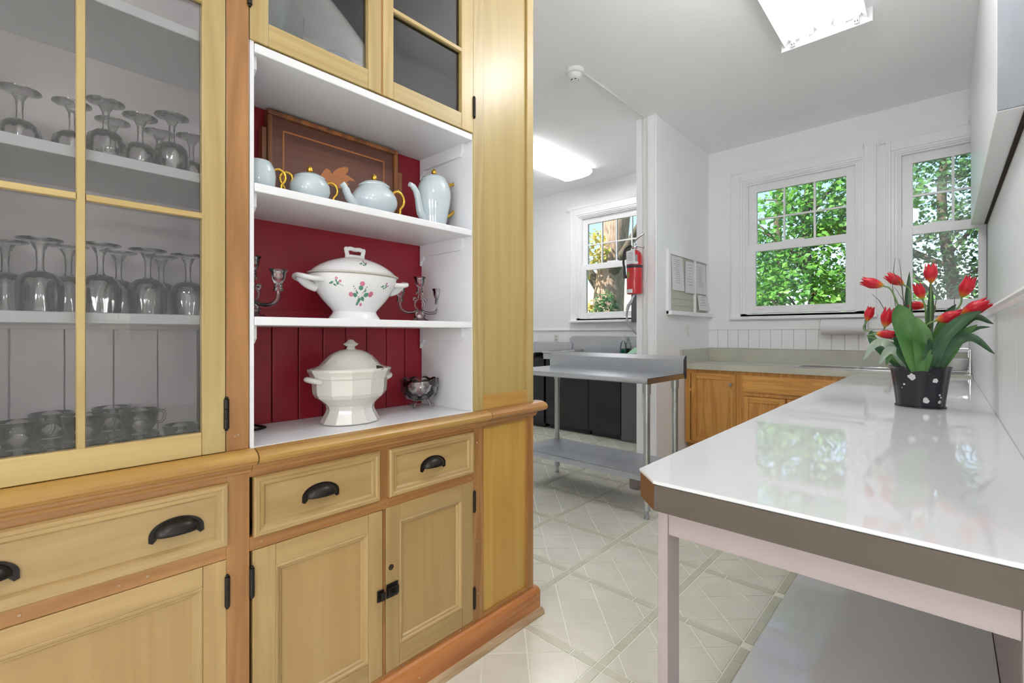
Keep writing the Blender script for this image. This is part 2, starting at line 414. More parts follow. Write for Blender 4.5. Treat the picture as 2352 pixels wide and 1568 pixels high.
for i in range(len(xb)-1):
    for j in range(len(yb)-1):
        near = xb[i] > -2.42 and yb[j] < 3.6
        if xb[i] < -2.42 and yb[j] < 2.4: continue
        x0, x1, y0, y1 = xb[i]+BW, xb[i+1]-BW, yb[j]+BW, yb[j+1]-BW
        for a in range(-24, 24):
            for b in range(-24, 24):
                A = 0.67125+0.2445*a; Bv = 3.51325+0.2445*b; g = 0.0042
                q = []
                for da, db in ((g, g), (0.2445-g, g), (0.2445-g, 0.2445-g), (g, 0.2445-g)):
                    s_, d_ = A+da, Bv+db
                    q.append(((s_-d_)/2, (s_+d_)/2))
                if max(p[0] for p in q) < x0 or min(p[0] for p in q) > x1 or max(p[1] for p in q) < y0 or min(p[1] for p in q) > y1: continue
                pl = clip(q, x0, x1, y0, y1)
                if len(pl) > 2 and parea(pl) > 2e-4: piece(pl, near, 'floor_tile', 'tile')
        h = BW-0.006; c1, c2 = 0.12225, P-0.12225
        for s0, s1 in ((BW, c1-.003), (c1+.003, c2-.003), (c2+.003, P-BW)):
            piece([(xb[i]-h, yb[j]+s0), (xb[i]+h, yb[j]+s0), (xb[i]+h, yb[j]+s1), (xb[i]-h, yb[j]+s1)], near, 'border_strip', 'tile2')
            if i == len(xb)-2:
                piece([(xb[i+1]-h, yb[j]+s0), (xb[i+1]+h, yb[j]+s0), (xb[i+1]+h, yb[j]+s1), (xb[i+1]-h, yb[j]+s1)], near, 'border_strip', 'tile2')
            e1 = min(s1, xb[i+1]-xb[i]-BW)
            if e1 > s0: piece([(xb[i]+s0, yb[j]-h), (xb[i]+e1, yb[j]-h), (xb[i]+e1, yb[j]+h), (xb[i]+s0, yb[j]+h)], near, 'border_strip', 'tile2')
        piece([(xb[i]-h, yb[j]-h), (xb[i]+h, yb[j]-h), (xb[i]+h, yb[j]+h), (xb[i]-h, yb[j]+h)], near, 'border_strip', 'tile2')
tag(obj('distant_tile', rest, ['tile', 'tile2'], floor), kind='stuff')

struct('ceiling', B(-5.5, 7.1, -3.3, 5.75, ZC, ZC+0.15), 'ceil')
# far wall with three window openings
WIN = [(-3.76, -2.70), (-1.59, -0.625), (-0.30, 0.25)]
WZ0, WZ1 = 1.425, 2.86
mb = B(-5.5, 0.45, YF, YF+0.16, -0.08, WZ0).box(-5.5, 0.45, YF, YF+0.16, WZ1, ZC)
e = -5.5
for a, b in WIN: mb.box(e, a, YF, YF+0.16, WZ0, WZ1); e = b
mb.box(e, 0.45, YF, YF+0.16, WZ0, WZ1)
wfar = struct('wall_far', mb, 'wall')
obj('apron_rail', B(-1.995, 0.15, YF-0.022, YF, 1.263, 1.358), 'trim', wfar, bevel=0.003)
obj('wall_seam', B(-4.545, -4.53, YF-0.012, YF, 0.9, 1.262), 'trim', wfar)
obj('apron_rail', B(-5.4, -2.177, YF-0.018, YF, 1.263, 1.285), 'trim', wfar, bevel=0.003)
bb = MB(); n = 20; wd = (0.148+1.995)/n
for k in range(n):
    x = -1.995+wd*k
    obj('bead_board', B(x+0.0018, x+wd-0.0018, YF-0.012, YF, 1.06, 1.262), 'trim', wfar, bevel=0.0025)

def window(name, x0, x1, muntins, cl=0.085, cr=0.085, stool=True):
    """double hung sash window; x0..x1 is the glass, muntins split the upper sash"""
    t = sroot(name, ((x0+x1)/2, YF, 1.38))
    o0, o1 = x0-0.078, x1+0.078
    if x1 > 0: o1 = x1+0.05
    # casing
    m = MB()
    m.box(o0-0.075-cl+0.01, o0-0.07+0.0, YF-0.028, YF, 1.40, 2.965)
    m.box(o0-0.075-cl, o0-0.075-cl+0.016, YF-0.036, YF, 1.40, 2.965)
    m.box(o0-0.07, o1+.07 if x1 < 0 else 0.247, YF-0.028, YF, 2.875, 2.965)
    if x1 < 0:
        m.box(o1+0.07, o1+0.075+cr-0.01, YF-0.028, YF, 1.40, 2.965); m.box(o1+0.059+cr, o1+0.075+cr, YF-0.036, YF, 1.40, 2.965)
    obj('casing', m, 'trim', t, bevel=0.003)
    m = MB()       # jamb with stepped stops
    r = min(o1+0.07, 0.248)
    for dx, y0, y1 in ((0.0, -0.020, 0.16), (0.024, -0.008, 0.16), (0.048, 0.01, 0.16)):
        m.box(o0-0.07+dx, o0-0.046+dx, YF+y0, YF+y1, 1.435, 2.855-dx*0.6)
        if x1 < 0: m.box(o1+0.046-dx, o1+0.07-dx, YF+y0, YF+y1, 1.435, 2.855-dx*0.6)
        m.box(o0-0.07+dx, r, YF+y0, YF+y1, 2.855-dx*0.6, 2.875-dx*0.6)
    if x1 > 0: m.box(o1, 0.249, YF-0.022, YF+0.16, 1.435, 2.825)
    m.box(o0-0.07, r, YF+0.0, YF+0.16, 1.405, 1.435)
    obj('jamb', m, 'trim', t, bevel=0.002)
    if stool:
        obj('stool', B(o0-0.17, min(o1+0.17, 0.149), YF-0.07, YF+0.02, 1.372, 1.405), 'trim', t, bevel=0.006)
    yl, yu = YF+0.035, YF+0.075
    m = MB().box(o0-0.022, x0, yl-.02, yl+.02, 1.44, 2.18).box(x1, o1+.022 if x1 < 0 else o1, yl-.02, yl+.02, 1.44, 2.18)
    m.box(x0, x1, yl-.02, yl+.02, 1.44, 1.515).box(x0, x1, yl-.022, yl+.022, 2.10, 2.18)
    lo = obj('lower_sash', m, 'trim', t, bevel=0.002)
    obj('pane', B(x0-.004, x1+.004, yl-.003, yl+.003, 1.511, 2.104), 'wpane', lo)
    if x1 < 0:
        for xx in (x0+0.03, x1-0.09): obj('finger_lift', B(xx, xx+0.06, yl-.032, yl-.02, 1.478, 1.492), 'trim', lo, bevel=0.002)
    obj('sash_lock', B((x0+x1)/2-0.12, (x0+x1)/2+0.05, yl-.015, yl+.02, 2.18, 2.195), 'trim', lo, bevel=0.003)
    m = MB().box(o0+.002, x0, yu-.02, yu+.02, 2.14, 2.845).box(x1, o1-.002, yu-.02, yu+.02, 2.14, 2.845)
    m.box(x0, x1, yu-.02, yu+.02, 2.748, 2.845).box(x0, x1, yu-.02, yu+.02, 2.14, 2.183)
    up = obj('upper_sash', m, 'trim', t, bevel=0.002)
    for xm in muntins: obj('muntin', B(xm-.009, xm+.009, yu-.012, yu+.012, 2.183, 2.748), 'trim', up)
    zm = 2.455
    ed = [x0]+list(muntins)+[x1]
    for k in range(len(ed)-1):
        a = ed[k]+(.009 if k else -.003); b = ed[k+1]-(.009 if k < len(ed)-2 else -.003)
        obj('muntin', B(a, b, yu-.010, yu+.010, zm-.009, zm+.009), 'trim', up)
        obj('pane', B(a, b, yu-.003, yu+.003, 2.183, zm-.009), 'wpane', up)
        obj('pane', B(a, b, yu-.003, yu+.003, zm+.009, 2.748), 'wpane', up)
    return t
window('window_1', -3.672, -2.775, (-3.45, -3.225, -3.0))
window('window_2', -1.503, -0.707, (-1.242, -0.97))
window('window_3', -0.216, 0.199, (0.047,), cl=0.03, stool=False)
obj('stool', B(-0.42, 0.148, YF-0.07, YF+0.02, 1.372, 1.405), 'trim', bpy.data.objects['window_3'], bevel=0.006)
for k, (a, b, lb) in enumerate(((-3.965, -2.3, 'left window over the sink'), (-1.735, -0.565, 'middle window'), (-0.45, 0.14, 'right window beside the wall cabinet'))):
    t = thing('curtain_rod', ((a+b)/2, YF, 2.95), 'white painted flat curtain rod above the '+lb, 'curtain rod', 'white curtain rods')
    obj('rod', MB().prism([(YF-.034, 2.965), (YF-.020, 2.955), (YF, 2.955), (YF, 3.0), (YF-.028, 3.0)], 'x', a, b), 'trim', t, bevel=0.002)
    for xx in (a, b-0.012): obj('bracket', B(xx, xx+0.012, YF-.045, YF, 2.95, 2.985), 'trim', t, bevel=0.002)
# right hand wall
wr = struct('wall_right', B(0.25, 0.45, 0.93, YF, -0.08, ZC).box(0.166, 0.25, 0.95, YF, -0.08, 1.315), 'wall')
yy = [0.95, 1.35, 1.95, 2.55, 3.15, 3.75, 4.35, 4.95, YF-.013]
for a, b in zip(yy, yy[1:]): obj('wall_board', B(0.148, 0.166, a+.0015, b-.0015, 0, 1.30), 'trim', wr, bevel=0.002)
obj('ledge', MB().prism([(0.25, 1.315), (0.140, 1.315), (0.134, 1.325), (0.140, 1.337), (0.25, 1.337)], 'y', 0.95, YF-.03), 'trim', wr)
obj('ledge_bead', MB().prism([(0.148, 1.315), (0.148, 1.29), (0.138, 1.30), (0.136, 1.315)], 'y', 0.95, YF-.03), 'trim', wr)
# other walls of the place
struct('wall_left', B(-1.80, -1.70, -3.2, 1.55, -0.08, ZC), 'wall')
struct('wall_scullery', B(-5.4, -1.80, 1.45, 1.55, -0.08, ZC), 'wall')
struct('wall_west', B(-5.5, -5.4, 1.45, YF, -0.08, ZC), 'wall')
struct('wall_near', B(-1.80, 7.1, -3.3, -3.2, -0.08, ZC), 'wall')
mb = B(7.0, 7.1, -3.2, 1.08, -0.08, ZC).box(7.0, 7.1, 1.40, 2.3, -0.08, ZC).box(7.0, 7.1, 1.08, 1.40, -0.08, 1.04).box(7.0, 7.1, 1.08, 1.40, 1.56, ZC)
struct('wall_east', mb, 'wall')
w4 = sroot('window_4', (7.0, 1.24, 1.04))
m = MB()
for y in (1.08, 1.232, 1.384): m.box(6.99, 7.05, y, y+.016, 1.04, 1.56)
for k in range(5): m.box(6.99, 7.05, 1.08, 1.40, 1.04+k*0.126, 1.052+k*0.126)
obj('sash', m, 'trim', w4)
obj('pane', B(7.02, 7.026, 1.08, 1.40, 1.04, 1.56), 'wpane', w4)
struct('wall_north', B(0.45, 7.0, 2.2, 2.3, -0.08, ZC), 'wall')
# stub wall between kitchen and scullery
PX0, PX1, PY = -2.177, -1.995, 4.133
wp = struct('wall_partition', B(PX0, PX1, PY, YF, -0.08, ZC), 'wall')
obj('corner_casing', B(-2.066, -1.985, PY-.014, PY, 0, ZC), 'trim', wp, bevel=0.004)
obj('corner_casing', B(PX1, PX1+.012, PY-.014, PY+.07, 0, ZC), 'trim', wp, bevel=0.004)
obj('corner_bead', MB().tube([(PX1+.012, PY-.014, 0), (PX1+.012, PY-.014, ZC)], 0.009, 10), 'trim', wp, smooth=True)
obj('corner_casing', B(PX0-.006, PX0+.05, PY-.008, PY, 0, ZC), 'trim', wp, bevel=0.003)
# wiring raceway and smoke detector
tag(obj('wire_raceway', MB().box(-2.105, -2.08, 3.06, PY-.012, ZC-.014, ZC).box(-2.105, -2.08, PY-.026, PY-.008, 0.5, ZC-.0), 'plastic', bevel=0.003),
    'thin white wiring raceway crossing the ceiling and running down the stub wall', 'raceway')
t = thing('smoke_detector', (-2.125, 3.02, ZC-.085), 'round white smoke detector on the ceiling', 'smoke detector')
c = (-2.125, 3.02, ZC)
obj('base', MB().lathe([(0.074, 0), (0.074, -0.03), (0.066, -0.036)], c, 36), 'plastic', t, smooth=True)
obj('housing', MB().lathe([(0.060, -0.034), (0.058, -0.05), (0.046, -0.066), (0.030, -0.072), (0.030, -0.083), (0.024, -0.086), (0.0, -0.086)], c, 36), 'plastic', t, smooth=True)
m = MB()
for k in range(6):
    a = 2*PI*k/6+.3
    m.bar((c[0]+.0302*math.cos(a-.33), c[1]+.0302*math.sin(a-.33), ZC-.0775), (c[0]+.0302*math.cos(a+.33), c[1]+.0302*math.sin(a+.33), ZC-.0775), .003, .007)
obj('vent_slots', m, 'slot', t)
# boxed-in wall cabinet over the right counter
t = thing('wall_cabinet', (0.2, 4.1, 2.12), 'white wall cabinet with grey near end, hung above the counter against the ceiling', 'cabinet')
obj('body', B(0.153, 0.247, 2.744, YF-.04, 2.12, ZC-.002), 'trim', t, bevel=0.003)
obj('end_panel', B(0.154, 0.249, 2.732, 2.744, 2.124, ZC-.002), 'cabgrey', t)
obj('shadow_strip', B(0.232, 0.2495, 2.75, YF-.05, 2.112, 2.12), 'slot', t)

# ------------------------------------------------------------------ lamps
def tube_fixture(name, cx, y0, y1, label, tm='tube_dim'):
    t = thing(name, (cx, (y0+y1)/2, ZC-.1), label, 'ceiling light', 'open fluorescent ceiling lights')
    hw = 0.235
    obj('housing', MB().prism([(cx-hw+.05, ZC), (cx-hw, ZC-.06), (cx-hw+.004, ZC-.064), (cx-hw+.06, ZC-.01), (cx-.05, ZC-.012), (cx, ZC-.075), (cx+.05, ZC-.012), (cx+hw-.06, ZC-.01), (cx+hw-.004, ZC-.064), (cx+hw, ZC-.06), (cx+hw-.05, ZC)], 'y', y0+.01, y1-.01), 'lamphouse', t)
    for a, b in ((y0, y0+.01), (y1-.01, y1)):
        obj('end_plate', B(cx-hw-.02, cx+hw+.02, a, b, ZC-.088, ZC-.0), 'lamphouse', t, bevel=0.003)
        s = 1 if a == y0 else -1; yi = b+.03 if s > 0 else a-.03
        for sx in (-1, 1):
            obj('socket_bar', B(cx+sx*.055, cx+sx*.20, yi-.015, yi+.015, ZC-.045, ZC-.012), 'lamphouse', t, bevel=0.004)
            for q in (.10, .175):
                if q == .10: obj('lamp_holder', B(cx+sx*q-.012, cx+sx*q+.012, yi-.012, yi+.006, ZC-.075, ZC-.04), 'socket', t, bevel=0.003)
                else:
                    h = obj('lamp_holder', B(cx+sx*q-.015, cx+sx*q+.015, yi-.008, yi+.008, ZC-.09, ZC-.04), 'socket', t, bevel=0.005)
                    obj('pin_slot', B(cx+sx*q-.009, cx+sx*q-.005, yi-.01, yi+.01, ZC-.082, ZC-.07).box(cx+sx*q+.005, cx+sx*q+.009, yi-.01, yi+.01, ZC-.082, ZC-.07), 'iron', h)
    for sx in (-1, 1):
        r = 0.024; L0, L1 = y0+.05, y1-.05
        tf = Matrix.Rotation(R(-90), 4, 'X')
        prof = [(0.0, 0)]+[(r*math.sin(a), r*(1-math.cos(a))) for a in (.4, .8, 1.2, 1.57)]+[(r, L1-L0-r)]+[(r*math.cos(a), L1-L0-r+r*math.sin(a)) for a in (.4, .8, 1.2)]+[(0.0, L1-L0)]
        obj('tube', MB().lathe(prof, (cx+sx*.10, L0, ZC-.082), 20, tf=tf), tm, t, smooth=True)
    return t
tube_fixture('ceiling_light', -0.59, 2.45, 3.70, 'open two tube fluorescent fixture hanging over the white counter', 'tube_dim')
def globe(name, x, y, z, r, label):  # pendants out of view, added to brighten the ceiling and fill the room
    t = thing(name, (x, y, z-r), label, 'added fill light', 'added white fill pendants')
    obj('globe', MB().lathe([(0, -r)]+[(r*math.sin(PI*k/16), -r*math.cos(PI*k/16)) for k in range(1, 16)]+[(0, r)], (x, y, z), 28), 'globe', t, smooth=True)
    obj('cap', MB().lathe([(.045, r-.012), (.04, r+.02), (.012, r+.035), (0, r+.035)], (x, y, z), 20), 'chrome', t, smooth=True)
    obj('cord', MB().tube([(x, y, z+r), (x, y, ZC)], .006, 8), 'plastic', t)
    return t
globe('fill_pendant', -0.40, 2.25, 2.92, .12, 'unseen white fill pendant added between the open shelves and the white counter')
globe('fill_pendant', 1.20, -1.20, 2.80, .14, 'unseen white fill pendant added in the side room')
def fill_lamp(x, y, z, r, label):  # lamps behind the camera, added to light shelves and cabinet insides from the front
    t = thing('fill_lamp', (x, y, 0), label, 'floor lamp', 'added opal fill lamps')
    obj('globe', MB().lathe([(0, -r)]+[(r*math.sin(PI*k/16), -r*math.cos(PI*k/16)) for k in range(1, 16)]+[(0, r)], (x, y, z), 28), 'fill_lampglobe', t, smooth=True)
    obj('pole', MB().tube([(x, y, .02), (x, y, z-r)], .012, 12), 'chrome', t, smooth=True)
    obj('base', MB().lathe([(.16, 0), (.16, .015), (.02, .03), (0, .03)], (x, y, 0), 28), 'chrome', t, smooth=True)
fill_lamp(0.10, -2.80, 1.50, .17, 'unseen opal fill lamp added against the near wall')
fill_lamp(1.70, -2.30, 1.50, .17, 'unseen opal fill lamp added in the side room beside the near wall')
fill_lamp(3.20, -1.20, 1.40, .17, 'unseen opal fill lamp added in the middle of the side room')
t = thing('ceiling_light', (-3.44, 4.3, ZC-.09), 'lit wraparound ceiling light in the scullery beside the sink window', 'ceiling light')
obj('pan', B(-3.66, -3.22, 3.70, 4.95, ZC-.028, ZC), 'lamphouse', t, bevel=0.002)
pr = [(-3.665, ZC-.028), (-3.665, ZC-.05), (-3.62, ZC-.078), (-3.53, ZC-.088), (-3.35, ZC-.088), (-3.26, ZC-.078), (-3.215, ZC-.05), (-3.215, ZC-.028)]
obj('lens', MB().prism(pr, 'y', 3.71, 4.94), 'lens', t)
obj('lens_cap', MB().prism(pr, 'y', 4.94, 4.95).prism(pr, 'y', 3.70, 3.71), 'plastic', t)

# ------------------------------------------------------------------ built-in hutch
XF, XB = -1.325, -1.65
def mitre(y0, y1, z0, z1, prof, x=XF):
    """four mitred strips; prof = [(inset, depth)] outline of the section, closed"""
    out = []
    cs = [lambda d: (y0+d, z0+d), lambda d: (y1-d, z0+d), lambda d: (y1-d, z1-d), lambda d: (y0+d, z1-d)]
    n = len(prof)
    for k in range(4):
        a, b = cs[k], cs[(k+1) % 4]; vs = []
        for f in (a, b):
            for d, p in prof: q = f(d); vs.append((x+p, q[0], q[1]))
        fs = [tuple(range(n)), tuple(range(n, 2*n))[::-1]]+[(i, n+i, n+(i+1) % n, (i+1) % n) for i in range(n)]
        out.append(MB().add(vs, fs))
    return out
def hinge(parent, y, z0, z1, x=XF+.004, r=0.0062):
    zs = [(0, z0-.006), (.003, z0-.005), (.0045, z0-.002), (.003, z0), (r, z0+.001), (r, z0+(z1-z0)/3-.0006), (r*.85, z0+(z1-z0)/3), (r, z0+(z1-z0)/3+.0006), (r, z0+(z1-z0)*2/3-.0006), (r*.85, z0+(z1-z0)*2/3), (r, z0+(z1-z0)*2/3+.0006), (r, z1-.001), (.003, z1), (.0045, z1+.002), (.003, z1+.005), (0, z1+.006)]
    return obj('hinge', MB().lathe(zs, (x, y, 0), 12), 'iron', parent, smooth=True)
def cup_pull(parent, yc, z, a=0.054, h=0.030, d=0.026, x=XF+.002):
    m = MB(); nt_, np_ = 18, 8; vs = []
    for i in range(nt_+1):
        th = PI*i/nt_
        for j in range(np_+1):
            ph = PI/2*j/np_; r = math.sin(th)**0.8
            vs.append((x+d*r*math.sin(ph), yc+a*0.78*math.cos(th), z+h*r*math.cos(ph)))
    fs = []
    for i in range(nt_):
        for j in range(np_):
            k = i*(np_+1)+j; fs.append((k, k+1, k+np_+2, k+np_+1))
    m.add(vs, fs)
    # back flange with two ears
    out = [(yc+a*math.cos(t), z+0.002+h*1.12*math.sin(t)) for t in [PI*i/20 for i in range(21)]]
    out += [(yc-a, z-.010), (yc-a*.86, z-.014), (yc-a*.72, z-.006), (yc-a*.70, z), (yc+a*.70, z), (yc+a*.72, z-.006), (yc+a*.86, z-.014), (yc+a, z-.010)]
    m.prism(out, 'x', x-.002, x+.003)
    o = obj('cup_pull', m, 'iron', parent, smooth=50)
    s = o.modifiers.new('thick', 'SOLIDIFY'); s.thickness = 0.0025; s.offset = -1
    return o
DPROF = [(0.0, -.004), (0.0, .008), (0.004, .013), (0.012, .013), (0.016, .010), (0.024, .009), (0.028, .004), (0.031, -.001), (0.031, -.004)]
def drawer(parent, y0, y1, z0, z1, pulls):
    d = obj('drawer', B(XF-.30, XF+.0015, y0+.02, y1-.02, z0+.02, z1-.02), 'panel_h' if 'panel_h' in M else 'pine_h', parent)
    for k, mb in enumerate(mitre(y0, y1, z0, z1, DPROF)):
        obj('drawer_moulding', mb, 'pine_h' if k % 2 == 0 else 'pine_v', d)
    for yc in pulls: cup_pull(d, yc, z0+(z1-z0)*0.42)
    return d
def panel_door(parent, y0, y1, z0, z1, sl, sr, rt, rb, hy=None, hz=()):
    d = obj('cabinet_door', B(XF-.018, XF-.011, y0+sl-.01, y1-sr+.01, z0+rb-.01, z1-rt+.01), 'panel_v', parent)
    for a, b in ((y0, y0+sl), (y1-sr, y1)): obj('stile', B(XF-.02, XF+.002, a, b, z0, z1), 'pine_v', d, bevel=0.0015)
    for a, b in ((z0, z0+rb), (z1-rt, z1)): obj('rail', B(XF-.02, XF+.0015, y0+sl+.0006, y1-sr-.0006, a, b), 'pine_h', d, bevel=0.0015)
    pf = [(0, -.016), (0, .0005), (0.003, .0025), (0.008, .001), (0.012, -.004), (0.017, -.006), (0.021, -.011), (0.021, -.016)]
    for k, mb in enumerate(mitre(y0+sl, y1-sr, z0+rb, z1-rt, pf)): obj('panel_moulding', mb, 'pine_h' if k % 2 == 0 else 'pine_v', d)
    for z in hz: hinge(d, hy, z, z+.075)
    return d
def glass_door(parent, y0, y1, z0, z1, sl, sr, rb, rt, zm, ym=(), mv='upper_v', mh='upper_h', hy=None, hz=()):
    m = MB().box(XF-.022, XF+.002, y0, y0+sl, z0, z1).box(XF-.022, XF+.002, y1-sr, y1, z0, z1)
    d = obj('glass_door', m, mv, parent, bevel=0.0015)
    a, b = y0+sl, y1-sr
    for p, q in ((z0, z0+rb), (z1-rt, z1)): obj('rail', B(XF-.022, XF+.0015, a+.0005, b-.0005, p, q), mh, d, bevel=0.0015)
    ys = [a]+[v for v in ym]+[b]; zs = [z0+rb]+list(zm)+[z1-rt]
    for y in ym: obj('muntin', MB().prism([(XF-.02, y-.004), (XF-.004, y-.008), (XF+.001, y-.006), (XF+.001, y+.006), (XF-.004, y+.008), (XF-.02, y+.004)], 'z', z0+rb, z1-rt), mv, d)
    for z in zm:
        for k in range(len(ys)-1):
            p, q = ys[k]+(.008 if k else 0), ys[k+1]-(.008 if k < len(ys)-2 else 0)
            obj('muntin', MB().prism([(XF-.02, z-.004), (XF-.004, z-.008), (XF+.001, z-.006), (XF+.001, z+.006), (XF-.004, z+.008), (XF-.02, z+.004)], 'y', p, q), mh, d)
    for k in range(len(ys)-1):
        for j in range(len(zs)-1):
            obj('pane', B(XF-.016, XF-.014, ys[k]+(.004 if k else -.003), ys[k+1]-(.004 if k < len(ys)-2 else -.003), zs[j]+(.004 if j else -.003), zs[j+1]-(.004 if j < len(zs)-2 else -.003)), 'pane', d)
    for z in hz: hinge(d, hy, z, z+.075)
    return d
BULL = [(XF-.03, .882), (XF+.018, .882), (XF+.032, .887), (XF+.039, .896), (XF+.039, .905), (XF+.032, .914), (XF+.018, .920), (XF+.004, .923), (XF-.03, .923)]
COVE = [(XF-.01, .862), (XF+.004, .862), (XF+.007, .868), (XF+.013, .874), (XF+.014, .882), (XF-.01, .882)]
BASE = [(XF-.03, 0), (XF+.022, 0), (XF+.022, .098), (XF+.016, .107), (XF+.006, .112), (XF-.03, .112)]
SHOE = [(XF+.022, 0), (XF+.041, 0), (XF+.041, .006), (XF+.036, .018), (XF+.028, .024), (XF+.022, .026)]
TOPZ = 3.10

# ---- left unit: glass doors above, wide drawer and door below
L0, L1 = -0.205, 0.432
LU = thing('china_cabinet', (XF-.16, (L0+L1)/2, 0), 'pine built-in cabinet with paned glass door full of glasses, left of the open shelves', 'cabinet')
obj('post', B(XF-.03, XF, 0.378, L1, 0.112, .862), 'frame_v', LU, bevel=0.0015)
obj('post', B(XF-.03, XF, 0.378, L1-.001, .923, TOPZ), 'frame_v', LU, bevel=0.002)
obj('post', B(XF-.03, XF, L0, -0.158, 0.112, TOPZ), 'frame_v', LU, bevel=0.0015)
obj('rail', B(XF-.03, XF-.0005, -0.158, 0.378, 0.845, .882), 'frame_h', LU)
obj('rail', B(XF-.03, XF-.0005, -0.158, 0.378, 0.655, .695), 'frame_h', LU, bevel=0.001)
obj('rail', B(XF-.03, XF-.0005, -0.158, 0.378, 0.112, .125), 'frame_h', LU)
obj('rail', B(XF-.03, XF-.0005, -0.158, 0.378, 3.05, TOPZ), 'frame_h', LU)
obj('top_moulding', MB().prism(BULL, 'y', L0, L1+.008), 'mould_h', LU, smooth=30)
obj('cove_moulding', MB().prism(COVE, 'y', L0, L1+.002), 'frame_h', LU)
obj('base_board', MB().prism(BASE, 'y', L0, L1), 'base_h', LU)
obj('shoe_moulding', MB().prism(SHOE, 'y', L0, L1), 'shoe', LU)
obj('side_panel', B(XB, XF-.03, 0.405, 0.428, 0.0, TOPZ), 'inwhite', LU)
obj('side_panel', B(XB, XF-.03, L0, L0+.02, 0.0, TOPZ), 'inwhite', LU)
obj('back_panel', B(XB-.015, XB, L0, 0.428, 1.232, TOPZ), 'inwhite', LU)
k0 = L0+.02
for k in range(6):
    a = k0+k*.0966
    obj('back_board', B(XB-.015, XB-.001, a+.0012, a+.0954, 0.0, 1.232), 'inwhite', LU, bevel=0.002)
obj('top_panel', B(XB, XF-.03, L0+.02, .405, TOPZ-.02, TOPZ), 'inwhite', LU)
for z in (.905, 1.242, 1.593, 1.942, 2.30, 2.66):
    x1 = -1.355 if z > 1 else -1.348
    o = obj('shelf', B(XB, x1, L0+.02, .405, z, z+.024 if z > 1 else z+.018), 'shelf', LU, bevel=0.002)
glass_door(LU, -0.158, 0.376, .925, 3.045, .05, .05, .055, .055, (1.506, 2.03, 2.55), (0.109,), hy=.3775, hz=(.982, 2.2))
drawer(LU, -0.139, 0.381, .690, .847, (0.275, -0.033))
panel_door(LU, -0.155, 0.378, .127, .654, .05, .05, .05, .065, hy=.3795, hz=(.537, .17))

# ---- middle unit: two drawers, two doors, open red-backed shelves, glass doors above, panelled end
H0, H1 = 0.432, 1.572
HU = thing('open_hutch', (XF-.16, (H0+H1)/2, 0), 'pine built-in hutch with red-backed open shelves over two drawers and two doors', 'hutch')
obj('rail', B(XF-.03, XF-.0005, H0, 1.216, .848, .882), 'frame_h', HU)
obj('rail', B(XF-.03, XF-.0005, H0, 1.216, .656, .692), 'frame_h', HU, bevel=0.001)
obj('rail', B(XF-.03, XF-.0005, H0, 1.216, .112, .124), 'frame_h', HU)
obj('mullion', B(XF-.03, XF-.0003, .806, .847, .692, .848), 'frame_v', HU)
obj('astragal', MB().box(XF-.02, XF-.004, .8225, .8335, .124, .656).box(XF-.02, XF+.001, .826, .8295, .124, .656), 'frame_v', HU)
obj('stile', B(XF-.03, XF, 1.216, 1.271, .112, .865), 'frame_v', HU, bevel=0.0015)
obj('stile', B(XF-.03, XF, 1.531, H1, .112, .865), 'frame_v', HU, bevel=0.0015)
obj('rail', B(XF-.03, XF-.0005, 1.271, 1.531, .850, .882), 'frame_h', HU)
obj('rail', B(XF-.03, XF-.0005, 1.271, 1.531, .112, .126), 'frame_h', HU, bevel=0.001)
obj('end_panel', B(XF-.03, XF-.010, 1.271, 1.531, .126, .85), 'endpanel2', HU)
obj('stile', B(XF-.03, XF, 1.216, 1.271, .923, TOPZ), 'upper_v', HU, bevel=0.0015)
obj('stile', B(XF-.03, XF, 1.531, H1, .923, TOPZ), 'upper_v', HU, bevel=0.0015)
obj('rail', B(XF-.03, XF-.0005, 1.271, 1.531, .923, .978), 'mould_h', HU, bevel=0.001)
obj('end_panel', B(XF-.03, XF-.010, 1.271, 1.531, .978, TOPZ), 'endpanel', HU)
obj('side_board', B(XB-.02, XF-.03, H1-.02, H1, 0.0, TOPZ), 'endpanel', HU)
obj('top_moulding', MB().prism(BULL, 'y', H0+.011, 1.281), 'mould_h', HU, smooth=30)
obj('top_moulding', MB().prism(BULL, 'y', 1.284, H1+.052).prism([(XB, .882), (XF-.03, .882), (XF-.03, .923), (XB, .923)], 'y', H1, H1+.03), 'frame_h', HU, smooth=30)
obj('cove_moulding', MB().prism(COVE, 'y', H0+.003, 1.281), 'frame_h', HU)
obj('cove_moulding', MB().prism(COVE, 'y', 1.281, H1+.012), 'frame_h', HU)
obj('base_board', MB().prism(BASE, 'y', H0, H1+.022), 'base_h', HU, bevel=0.003)
obj('shoe_moulding', MB().prism(SHOE, 'y', H0, H1+.028), 'shoe', HU)
obj('counter_shelf', B(XB, XF-.03, H0, 1.25, .895, .923).box(XF-.03, XF+.001, H0+.002, 1.2165, .919, .9245), 'shelf', HU, bevel=0.001)
obj('side_panel', B(XB, XF-.004, H0-.004+.005, H0+.012, .923, TOPZ), 'shelf', HU, bevel=0.001)
obj('side_panel', B(XB, XF-.004, 1.214, 1.23, .923, TOPZ), 'shelf', HU, bevel=0.001)
obj('back_panel', B(XB-.015, XB, H0, 1.22, 1.292, 1.96), 'red', HU)
obj('back_panel', B(XB-.015, XB, H0, 1.22, 1.96, TOPZ), 'shelf', HU)
obj('back_rail', B(XB-.015, XB+.006, H0+.012, 1.214, 1.262, 1.300), 'red', HU, bevel=0.002)
ws = (1.22-H0)/9
for k in range(9): obj('back_board', B(XB-.015, XB-.002, H0+k*ws+.0016, H0+(k+1)*ws-.0016, .90, 1.262), 'red', HU, bevel=0.0028)
